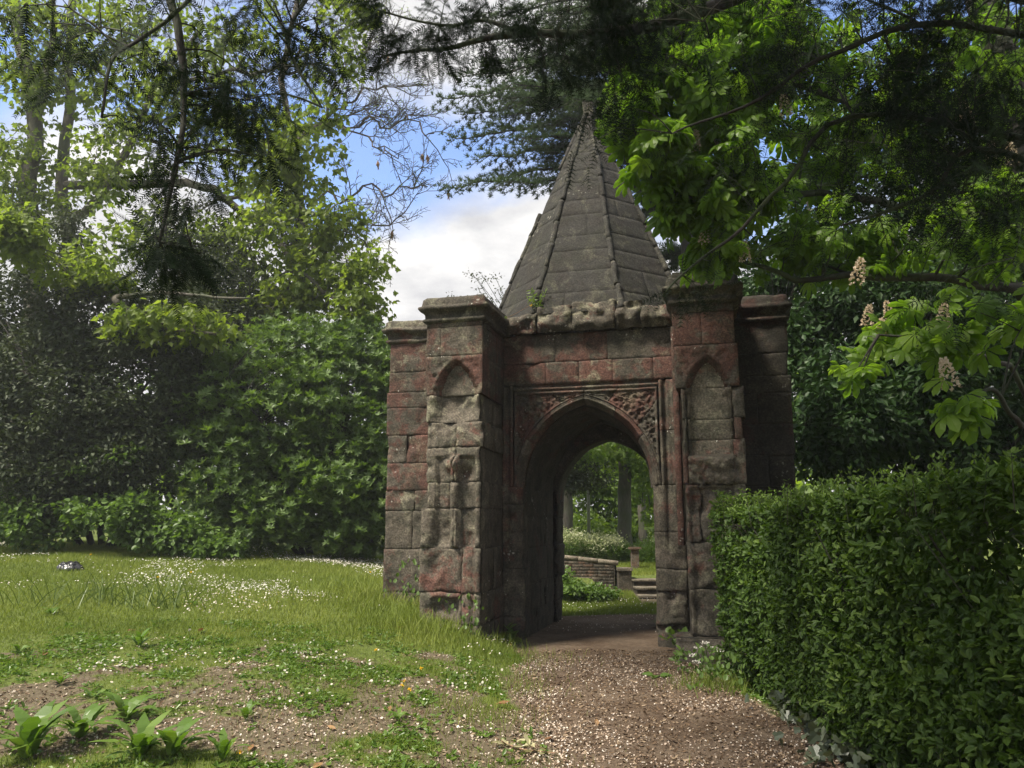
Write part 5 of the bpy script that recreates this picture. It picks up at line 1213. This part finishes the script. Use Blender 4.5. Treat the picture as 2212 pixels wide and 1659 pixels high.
x, y = field(40000, -1.0, 5.5, 13.3, 16.0); k = (x < 2.4) | (y < 14.7); ga.add(*blades(x[k], y[k], rng.uniform(.05, .10, k.sum()), T_blade1, .6, tb=.4, wid=1.5))
x, y = field(26000, 1.5, 6, 16.6, 20); ga.add(*blades(x, y, rng.uniform(.05, .09, len(x)), T_blade1, .6, tb=.6, wid=2))
# long grass at the foot of the masonry and round the path rim
for (cx, cy, r_, n, h_) in [(aw(-2.4, -.5)[0], aw(-2.4, -.5)[1], .45, 1300, .22), (aw(-1.9, -1.2)[0], aw(-1.9, -1.2)[1], .4, 1500, .24), (aw(-1.4, -1.35)[0], aw(-1.4, -1.35)[1], .35, 1100, .18), (.0, 9.3, .35, 800, .12), (1.95, 7.9, .2, 500, .16), (aw(-3.1, 0)[0], aw(-3.1, 0)[1], .4, 800, .28), (-.3, 6.6, .25, 600, .12), (-.15, 7.9, .3, 700, .13), (-1.6, 6.9, .5, 1500, .10), (-.05, 5.1, .4, 900, .09), (-1.0, 4.6, .4, 500, .09)]:
    x = cx + rng.normal(size=n) * r_; y = cy + rng.normal(size=n) * r_; k = ~in_arch(x, y); x, y = x[k], y[k]
    ga.add(*blades(x, y, h_ * rng.uniform(.5, 1.25, len(x)), T_blade, .5, tb=.45, wid=.5))
ga.build('grass', M['grass'], None, kind='stuff')
# daisies: thousands in the lawn
x, y = field(150000, -12.5, .4, 7.0, 16.8); dn = fbm(p3(x * .55, y * .8, 0), 3, 71) + .35 * fbm(p3(x * 2.2, y * 2.2, 0), 2, 72) + .10 * sstep(1, -5, x) + .06 - .6 * sstep(10.8, 8.4, y) ; k = dn > -.05 + rng.random(len(x)) * 1.5; x, y = x[k][:20000], y[k][:20000]
x2, y2 = field(1800, -.5, 3.2, 13.8, 15.0); x = np.concatenate([x, x2[:260]]); y = np.concatenate([y, y2[:260]])
x3, y3 = field(1600, -4, 0, 6.0, 8.5); x = np.concatenate([x, x3[:200]]); y = np.concatenate([y, y3[:200]])
n = len(x); P = p3(x, y, H(x, y) + rng.uniform(.035, .075, n)); ang = np.arange(7) * 2 * math.pi / 7
T_daisy = (np.column_stack([np.cos(ang), np.sin(ang), np.full(7, .12)])[:6] , [np.arange(6)[None]]); T_daisy[0][:] = [[math.cos(k), math.sin(k), .12] for k in np.arange(6) * math.pi / 3]
V, F = scatter(T_daisy[0], T_daisy[1], P, rdir(n) * [1, 1, .25], rdir(n, 0, .35) + [-.1, 0, 1], rng.uniform(.007, .0135, n)); mk('daisies', V, F, M['white'], None, tint=np.repeat(rng.uniform(.5, 1, n), 6), kind='stuff')
T_eye = (np.column_stack([np.cos(ang[::2]) * .38, np.sin(ang[::2]) * .38, np.full(4, .22)]), [np.arange(4)[None]])
sel = y < 11; V, F = scatter(T_eye[0], T_eye[1], P[sel] + [0, 0, .002], rdir(sel.sum()) * [1, 1, .2], rdir(sel.sum(), 0, .2) + [0, 0, 1], .01); mk('daisy_centres', V, F, M['yellow'], None, tint=np.zeros(len(V)), kind='stuff')
# fallen chestnut petals
def on_ground(x, y, lift=.012): return p3(x, y, H(x, y) + lift + .012 * (path_mask(x, y) > .4))
n = 20000; x = np.concatenate([rng.uniform(.0, 2.5, n), rng.uniform(-4.5, .4, 26000)]); y = np.concatenate([rng.uniform(3.6, 9.6, n), rng.uniform(3.2, 8.8, 26000)])
dn = np.clip(fbm(p3(x * 1.7, y * 1.7, 0), 4, 81) * .9 + .5, .06, 1.1) ** 1.4; sm_ = np.maximum(path_mask(x, y), soil_mask(x, y) * .95 + .16); k = (rng.random(len(x)) < dn * sm_ * 1.3 * np.interp(y, [3, 8.6, 9.6], [1, .8, .1])) & ~in_arch(x, y); x, y = x[k], y[k]
xb, yb_ = rng.uniform(-.2, 3, 700), rng.uniform(11.5, 13.7, 700); x = np.concatenate([x, xb]); y = np.concatenate([y, yb_]); k = ~((in_arch(x, y)) & (np.abs(x - 1.3) > .8)); x, y = x[k], y[k]; n = len(x); print('petals', n)
T_pet = (np.array([(-.5, -.25, .05), (-.1, -.4, 0), (.5, -.1, .15), (.45, .3, .0), (-.2, .35, .12)]), [np.array([[0, 1, 2, 3, 4]])])
V, F = scatter(T_pet[0], T_pet[1], on_ground(x, y), rdir(n) * [1, 1, .3], rdir(n, 0, .6) + [0, 0, 1], rng.uniform(.005, .021, n)); mk('fallen_petals', V, F, M['petal'], None, tint=np.repeat(rng.uniform(0, 1, n), 5), kind='stuff')
n = 15000; x = np.concatenate([rng.uniform(0, 2.6, n), rng.uniform(-4.5, .4, 16000)]); y = np.concatenate([rng.uniform(3.2, 10.0, n), rng.uniform(3.2, 8.8, 16000)]); sm_ = np.maximum(path_mask(x, y), soil_mask(x, y)); k = (rng.random(len(x)) < sm_) & ~in_arch(x, y); x, y = x[k], y[k]; n = len(x)
V, F = scatter(T_pet[0] * [1.6, .8, 1], T_pet[1], on_ground(x, y, .010), rdir(n) * [1, 1, .3], rdir(n, 0, .5) + [0, 0, 1], rng.uniform(.007, .034, n) ** 1.0 * rng.uniform(.6, 1, n)); mk('leaf_litter', V, F, M['litter'], None, tint=np.repeat(rng.random(n), 5), kind='stuff')
# low broad weeds scattered through the near lawn
x, y = field(30000, -5, 2.3, 3.4, 9.4); k = (fbm(p3(x * 2.6, y * 2.6, 0), 4, 91) + rng.normal(size=len(x)) * .22 > .14 + .22 * soil_mask(x, y)) & (path_mask(x, y) < .3); x, y = x[k][:9000], y[k][:9000]; n = len(x); per = 4
P = np.repeat(p3(x, y, H(x, y) + .012), per, 0); V, F = scatter(T_oval[0], T_oval[1], P, rdir(n * per) * [1, 1, .2] + [0, 0, .25], rdir(n * per, 0, .3) + [0, 0, 1], rng.uniform(.02, .06, n * per)); mk('lawn_weeds', V, F, M['dock'], None, tint=np.repeat(np.clip(rng.normal(.6, .3, n * per), 0, 1), 6), kind='stuff')

# ------------------------------------------------------------------ single plants and odds and ends
T_dock = (fan([(0, 0), (.10, .05), (.2, .11), (.3, .09), (.42, .15), (.55, .12), (.68, .15), (.85, .08), (1, 0), (.85, -.08), (.68, -.15), (.55, -.12), (.42, -.15), (.3, -.09), (.2, -.11), (.10, -.05)], [0, .0, .03, .05, .07, .07, .05, .0, -.08, 0, .05, .07, .07, .05, .03, 0]), [np.array([[i, 16 - i if i else 0, 15 - i, i + 1] for i in range(1, 7)] + [[7, 9, 8, 8]])[:6], np.array([[0, 15, 1], [7, 9, 8]])])
dkm = [make_mesh('leaf', T_dock[0] * [1, .8, 1.6] + v3(T_dock[0] * 4 + k * 4, 2, k) * .07, T_dock[1], False, np.full(16, .25 + .18 * k)) for k in range(4)]; [m_.materials.append(M['dock']) for m_ in dkm]
def rosette(name, label, cat, px, row, y, nl, L, upr, group=None):
    p = at(px, row, y); p[2] = float(H(p[0], p[1])); t = thing(name, label, cat, tuple(p), 0, group)
    for i in range(nl):
        a_ = i * 2.4 + rng.random(); d = np.array([math.cos(a_), math.sin(a_), upr * rng.uniform(.4, 1.6)]); place_leaf(dkm, t, p + [0, 0, .01], d, np.array([-d[0], -d[1], 1.3]), L * rng.uniform(.6, 1.15))
    return t
def yat(row, px=600):
    """depth at which the ground shows at this pixel"""
    lo = 3.0
    for y in np.arange(3.0, 20, .05):
        p = at(px, row, y)
        if p[2] <= H(p[0], p[1]): return y
    return 18.
G_ = 'broad leaved weeds in the near lawn'
for px, row, nl, L, up_, lab in [(60, 1640, 20, .36, 1.0, 'largest dock plant, in the bottom left corner'), (170, 1600, 18, .32, .9, 'dock plant just right of the corner one, leaves arching over bare soil'), (270, 1560, 14, .27, .8, 'dock plant above the bottom edge, third from the left'),
                                (300, 1650, 18, .30, .9, 'dock plant cut by the bottom edge, left of centre'), (370, 1640, 15, .30, 1.0, 'tall dock rosette at the bottom edge beside the grass tuft'), (130, 1480, 8, .17, .5, 'small rosette on the bare soil at left'), (300, 1400, 10, .20, 1.3, 'upright narrow leaved rosette in the trampled patch'),
                                (530, 1560, 8, .17, 1.0, 'grassy weed tuft in the middle of the soil patch'), (40, 1410, 8, .16, .5, 'low weed clump at the left edge under the long grass'), (110, 1330, 9, .20, .6, 'bright weed below the long grass stems'), (600, 1455, 7, .13, .4, 'flat rosette near the middle of the lawn'), (420, 1310, 7, .14, .4, 'flat dandelion leaves right of the long grass'),
                                (650, 1520, 8, .12, .4, 'small rosette on soil left of the path edge'), (860, 1560, 9, .14, .5, 'leafy clump at the path edge, lower middle'), (760, 1470, 7, .12, .4, 'little weed among petals above the path edge clump'), (200, 1510, 7, .16, .4, 'flat weed on bare soil above the big docks'), (480, 1650, 9, .2, .9, 'dock seedling at the bottom edge under the soil patch')]:
    rosette('dock_plant', lab, 'weed', px, row, yat(row, px), nl, L, up_, G_)
# dandelions
for px, row, lab in [(910, 1462, 'yellow dandelion in the middle of the near lawn'), (868, 1500, 'yellow dandelion left of the path, lower of two'), (885, 1512, 'small yellow dandelion beside its lower neighbour'), (872, 1490, 'dandelion just above a closed bud near the path'), (800, 1246, 'yellow dandelion near the left buttress'), (412, 1247, 'dandelion among the daisies right of the long grass'), (340, 1258, 'dandelion behind the long grass stems'), (812, 1420, 'dandelion above the petal patch'), (516, 1655, 'dandelion at the bottom edge'), (195, 1207, 'dandelion at the back of the lawn beside the black bag')]:
    y = yat(row, px); p = at(px, row, y); z0 = float(H(p[0], p[1])); t = thing('dandelion', lab, 'dandelion', (p[0], p[1], z0), 0, 'dandelions in the lawn')
    a = Acc(); c = np.array([p[0], p[1], z0 + .07]); tube(a, [c - [0, 0, .08], c], .003, 4); a.build('stalk', M['dock'], t)
    V, F = scatter(T_lance[0], T_lance[1], np.repeat(c[None], 22, 0), rdir(22, .25) * [1, 1, .5], np.tile([0, 0, 1.], (22, 1)), .026); mk('bloom', V, F, M['yellow'], t, tint=np.full(len(V), .5))
# dandelion clocks
M['clock'] = leaf_mat('seed_head', (.4, .38, .33), (.6, .58, .52), None, .5, .8, .1, (1, 1, 1))
for px, row, lab in [(408, 1380, 'round white dandelion clock in the trampled grass at left'), (870, 1492, 'dandelion clock beside the yellow flowers near the path'), (215, 1415, 'pale seed head on the soil, far left')]:
    y = yat(row, px); p = at(px, row, y); z0 = float(H(p[0], p[1])); t = thing('dandelion_clock', lab, 'seed head', (p[0], p[1], z0), 0, 'dandelion clocks'); a = Acc(); c = np.array([p[0], p[1], z0 + .09]); tube(a, [c - [0, 0, .1], c], .0025, 4); a.build('stalk', M['dock'], t)
    V, F = scatter(T_needle[0], T_needle[1], np.repeat(c[None], 70, 0), rdir(70), rdir(70), .022); mk('seeds', V, F, M['clock'], t, tint=np.full(len(V), .5))
# long grass clumps
for px, row, n, h_, sp_, lab in [(330, 1315, 60, .62, .32, 'tall loose grass clump on the lawn, right one'), (230, 1300, 46, .55, .30, 'tall loose grass clump on the lawn, middle one'), (90, 1310, 26, .55, .25, 'sparse tall grass stems at the left of the lawn')]:
    y = yat(row, px); p = at(px, row, y); z0 = float(H(p[0], p[1])); t = thing('grass_clump', lab, 'long grass', (p[0], p[1], z0)); a = Acc()
    for i in range(n):
        b = p + [rng.normal() * sp_, rng.normal() * .15, 0]; b[2] = float(H(b[0], b[1])); L = h_ * rng.uniform(.5, 1); d = unit(np.array([rng.normal() * .55, rng.normal() * .4, 1.]))
        P = np.array([b, b + d * L * .5, b + d * L * .85 + [d[0] * L * .2, 0, -.03], b + d * L + [d[0] * L * .45, 0, -.12]]); Q = curve(P, 7); wd = np.linspace(.0065, .0015, 7)[:, None] * 1.0; s_ = unit(np.cross(d, [0, 1, .2]))
        V = np.stack([Q - s_ * wd, Q + s_ * wd], 1).reshape(-1, 3); i_ = np.arange(6) * 2; a.add(V, np.stack([i_, i_ + 1, i_ + 3, i_ + 2], -1), rng.uniform(.1, .6))
    a.build('blades', M['longgrass'], t, kind='stuff')
# dead leaves lying about
T_dead = (fan([(0, 0), (.25, .2), (.6, .24), (1, 0), (.6, -.24), (.25, -.2)], [0, .10, .14, .05, -.02, .08]), [np.array([[0, 3, 2, 1], [0, 5, 4, 3]])])
dm = [make_mesh('dead_leaf', T_dead[0] + v3(T_dead[0] * 3 + k * 3, 2, k) * .08, T_dead[1], False, np.full(6, .1 + .22 * k)) for k in range(5)]; [m_.materials.append(M['deadleaf']) for m_ in dm]
spots = [(1180, 1600, 'curled tan leaf on the path near the bottom'), (1070, 1530, 'orange brown leaf at the left rim of the path'), (1085, 1548, 'pale brown leaf at the rim of the path, lower of two'), (840, 1532, 'brown leaf left of the path below the dandelions'), (705, 1575, 'dark rust leaf in the bare soil'), (430, 1370, 'long tan leaf in the trampled grass'), (275, 1368, 'tan leaf on the soil at left'), (100, 1415, 'pale leaf on the soil, far left'), (1480, 1535, 'pale leaf on the path right of centre'), (1610, 1555, 'brown leaf near the hedge foot'), (960, 1345, 'small orange leaf below the left pier'), (1350, 1420, 'small yellow leaf on the path below the arch'), (545, 1620, 'tan leaf near the bottom edge'), (690, 1655, 'rust leaf at the very bottom'), (1290, 1575, 'brown leaf in the middle of the path'), (1400, 1500, 'dry leaf on the path by the flowers'), (860, 1360, 'dry leaf beyond the dandelions')]
for i, (px, row, lab) in enumerate(spots):
    y = yat(row, px); p = at(px, row, y); o = put('dead_leaf', dm[i % 5], None); o.location = (p[0], p[1], float(H(p[0], p[1])) + .02); o.rotation_euler = (rng.normal() * .25, rng.normal() * .25, rng.random() * 6); s = rng.uniform(.07, .13); o.scale = (s,) * 3; tag(o, lab, 'dead leaf', 'dead leaves on the ground')
# fallen branch of pale dried leaves at the left rim of the path
p = at(1120, 1625, yat(1625, 1120)); p[2] = float(H(p[0], p[1])) + .02
fb_ = thing('withered_spray', 'pale withered leaf spray lying at the left rim of the path, bottom', 'dead leaves', tuple(p)); a = Acc(); tube(a, curve([p + [-.12, .1, .02], p, p + [.14, -.06, .0], p + [.24, -.18, .02]], 8, .01, 1), np.linspace(.006, .003, 8), 5); a.build('stem', M['pod'], fb_)
M['pale'] = leaf_mat('withered_leaf', (.30, .27, .13), (.45, .42, .25), None, .3, .7, .2, (1, 1, .8))
pm = make_mesh('leaf', T_dead[0] + v3(T_dead[0] * 3, 2, 1) * .1, T_dead[1], False, np.full(6, .5)); pm.materials.append(M['pale'])
for i in range(14): place_leaf([pm], fb_, p + np.array([-.13 + .025 * i, .10 - .018 * i, .02]) + rdir(1)[0] * .02, rdir(1)[0] * [1, 1, .2], np.array([0, 0, 1.]) + rdir(1)[0] * .5, rng.uniform(.06, .11))
# black crumpled bag on the lawn
y = yat(1232, 150); p = at(150, 1232, y); p[2] = float(H(p[0], p[1]))
V, F = box_grid((-.20, -.14, -.04), (.20, .14, .13), .02, .0); V = V * (1 - .35 * np.abs(V[:, 2:3]) / .13); V = V / (1 + .0) ; rr = np.linalg.norm(V / [.2, .14, .13], axis=1, keepdims=True); V = V / np.maximum(rr, .75) ; V = V + v3(V * 14, 3, 5) * .05; V[:, 2] = np.maximum(V[:, 2], -.03)
M['bag'] = plain_mat('black_plastic', (.012, .012, .014), (.03, .03, .032), 30, .3, .6); bag = mk('black_bag', V + p, F, M['bag'], None, True); bag.data.transform(Matrix.Translation(-Vector(p))); bag.location = p; tag(bag, 'small crumpled black plastic bag lying among the daisies', 'bag')
# cow parsley by the plinth, white umbels
for px, row, y, hh, lab in [(1530, 1425, 8.5, .50, 'cow parsley with white umbels against the right plinth')]:
    p = at(px, 1470, y); p[2] = 0; p[0] = 1.98; t = thing('cow_parsley_plant', lab, 'cow parsley', tuple(p)); a = Acc(); heads = []
    for (qx, qr) in [(1508, 1398), (1522, 1388), (1495, 1415), (1503, 1430), (1556, 1405), (1540, 1400)]:
        e = at(qx, qr, y + rng.uniform(-.1, .1)); tube(a, curve([p + rdir(1)[0] * [.05, .05, 0], (p + e) / 2 + [.04, 0, .03], e], 8), np.linspace(.006, .003, 8), 4); heads.append(e)
    a.build('stem', M['dock'], t); b_ = []
    for e in heads:
        m_ = 40; b_.append(e + rdir(m_) * [.045, .045, .012])
    for q_ in b_: V, F = scatter(T_daisy[0], T_daisy[1], q_, rdir(len(q_)) * [1, 1, .2], rdir(len(q_), 0, .3) + [0, 0, 1], .008); mk('umbel', V, F, M['white'], t, tint=np.full(len(V), .9))
    lp = p + rdir(160) * [.32, .28, .12] + [.05, 0, .16]; V, F = scatter(T_lance[0] * [1, 2, 1], T_lance[1], lp, rdir(160) + [0, 0, .2], rdir(160, .6), rng.uniform(.04, .09, 160)); mk('leaves', V, F, M['bramble'], t, tint=np.repeat(rng.random(160) * .6, 4), kind='stuff')
# big pale leaves at the hedge foot
def leafplant(name, label, cat, c, n, L, up_, mat, T=T_broad, spread=.1, tint=.3):
    t = thing(name, label, cat, (c[0], c[1], float(H(c[0], c[1])))); mm = [make_mesh('leaf', T[0], T[1], False, np.full(len(T[0]), tint + .12 * k)) for k in range(3)]; [m_.materials.append(mat) for m_ in mm]
    for i in range(n):
        d = rdir(1)[0] * [1, 1, 0] + [0, 0, up_ * rng.uniform(.3, 1.6)]; b = np.array([c[0] + rng.normal() * spread, c[1] + rng.normal() * spread, float(H(c[0], c[1])) + rng.uniform(0, up_ * .25)]); place_leaf(mm, t, b, d, [-d[0] * .4, -d[1] * .4 - .3, 1], L * rng.uniform(.6, 1.2))
    return t
leafplant('foxglove_rosette', 'clump of big soft grey green leaves at the foot of the hedge', 'plant', at(1730, 1530, yat(1535, 1730)), 13, .19, .7, M['ivyg'], T_broad, .09, .1)
leafplant('hogweed_seedling', 'leafy seedling growing in the joint beside the right jamb', 'weed', aw(1.12, -.12), 12, .12, .9, M['bramble'], T_broad, .06)
leafplant('burdock_seedling', 'broad leaved seedling at the foot of the left jamb', 'weed', aw(-.95, -.35), 14, .13, .6, M['rhodo'], T_broad, .10)
leafplant('nettle_clump', 'nettles growing against the left pier', 'nettles', aw(-1.25, -1.32), 60, .06, 2.0, M['bramble'], T_broad, .13)
leafplant('nettle_clump', 'taller nettles between the left pier and the buttress', 'nettles', aw(-2.25, -.42), 80, .065, 2.6, M['bramble'], T_broad, .2)
leafplant('plantain', 'flat plantain growing in the path below the right plinth', 'weed', at(1425, 1465, yat(1465, 1425)), 7, .13, .12, M['dock'], T_broad, .03)
leafplant('plantain', 'small plantain at the left rim of the path', 'weed', at(985, 1470, yat(1470, 985)), 9, .10, .2, M['rhodo'], T_broad, .06)
leafplant('nettle_clump', 'low nettles and herb robert at the near end of the hedge foot', 'nettles', (2.0, 7.75, 0), 80, .06, 1.5, M['bramble'], T_broad, .17)
# ragwort and ivy sprigs on the parapet
rp = aw(-.62, -.08, 4.58); rg = thing('ragwort_plant', 'ragwort with one orange flower growing on the parapet against the spire', 'plant', tuple(rp))
a = Acc(); PP = []; XX = []
for i in range(5):
    e = rp + [rng.normal() * .08, 0, rng.uniform(.12, .30)]; Q = curve([rp + [rng.normal() * .04, 0, -.03], (rp + e) / 2, e], 7); tube(a, Q, .004, 4)
    for q_ in Q[1:]: PP += [q_] * 3; XX += [d for d in rdir(3, .2)]
a.build('stem', M['dock'], rg); V, F = scatter(T_lance[0], T_lance[1], np.array(PP), np.array(XX), rdir(len(PP)), rng.uniform(.05, .09, len(PP))); mk('leaves', V, F, M['dock'], rg, tint=np.full(len(V), .95), kind='stuff')
V, F = scatter(T_lance[0], T_lance[1], np.repeat((rp + [-.09, -.05, .04])[None], 16, 0), rdir(16), rdir(16), .028); mk('bloom', V, F, M['yellow'], rg, tint=np.full(len(V), .1))
sp0 = aw(-1.12, -.16, 4.46); sg = thing('ivy_sprig', 'bright sprig trailing over the left corner of the parapet', 'ivy', tuple(sp0)); a = Acc(); tube(a, curve([sp0, sp0 + [.15, -.02, .04], sp0 + [.38, -.03, .17]], 8), .004, 4); a.build('stem', M['pod'], sg); mi = make_mesh('leaf', T_ivy[0], T_ivy[1], False, np.full(10, .95)); mi.materials.append(M['dock'])
for i in range(9): place_leaf([mi], sg, sp0 + rdir(1)[0] * .06, rdir(1)[0], rdir(1)[0] + [0, -1, .4], rng.uniform(.05, .09))
# thin shrub seen behind the left of the spire
hp = aw(-1.1, 3.4, 0); hs = thing('elder_sapling', 'thin leafy sapling showing between the left pier and the spire', 'sapling', (hp[0], hp[1], float(H(hp[0], hp[1])))); a = Acc(); es = []
for (px, row) in [(1020, 590), (1035, 625), (1050, 605), (1070, 600), (1085, 640), (1060, 650), (1075, 625), (1030, 600), (1048, 640), (1000, 645), (975, 640)]:
    e = at(px, row, hp[1]); es.append(e); tube(a, curve([np.array([hp[0], hp[1], float(H(hp[0], hp[1]))]), np.array([hp[0], hp[1], 3.6]), e], 14, .05, px), np.linspace(.02, .004, 14), 4, cap=False)
a.build('stem', M['darkbark'], hs); crown(hs, 'leaves', T_oval, M['ivy'], np.array(es), 26, .17, .05, tb=.3)

#print('tris', sum(sum(len(p.vertices) - 2 for p in o.data.polygons) for o in S.objects if o.type == 'MESH' and len(o.data.polygons) > 20000))

# ------------------------------------------------------------------ thin haze volume added to lift the shadows
hz = make_mesh('haze', *box_grid((-55, -12, -3), (50, 50, 22), 500)); mh = bpy.data.materials.new('haze_air'); mh.use_nodes = True; qh = NT(mh.node_tree)
pv = qh.n('ShaderNodeVolumePrincipled'); pv.inputs['Color'].default_value = (.92, .95, 1, 1); pv.inputs['Density'].default_value = .0012; pv.inputs['Anisotropy'].default_value = .2
qo = qh.n('ShaderNodeOutputMaterial'); qh.l(pv.outputs[0], qo.inputs['Volume']); put('haze', hz, mh, None, kind='stuff')
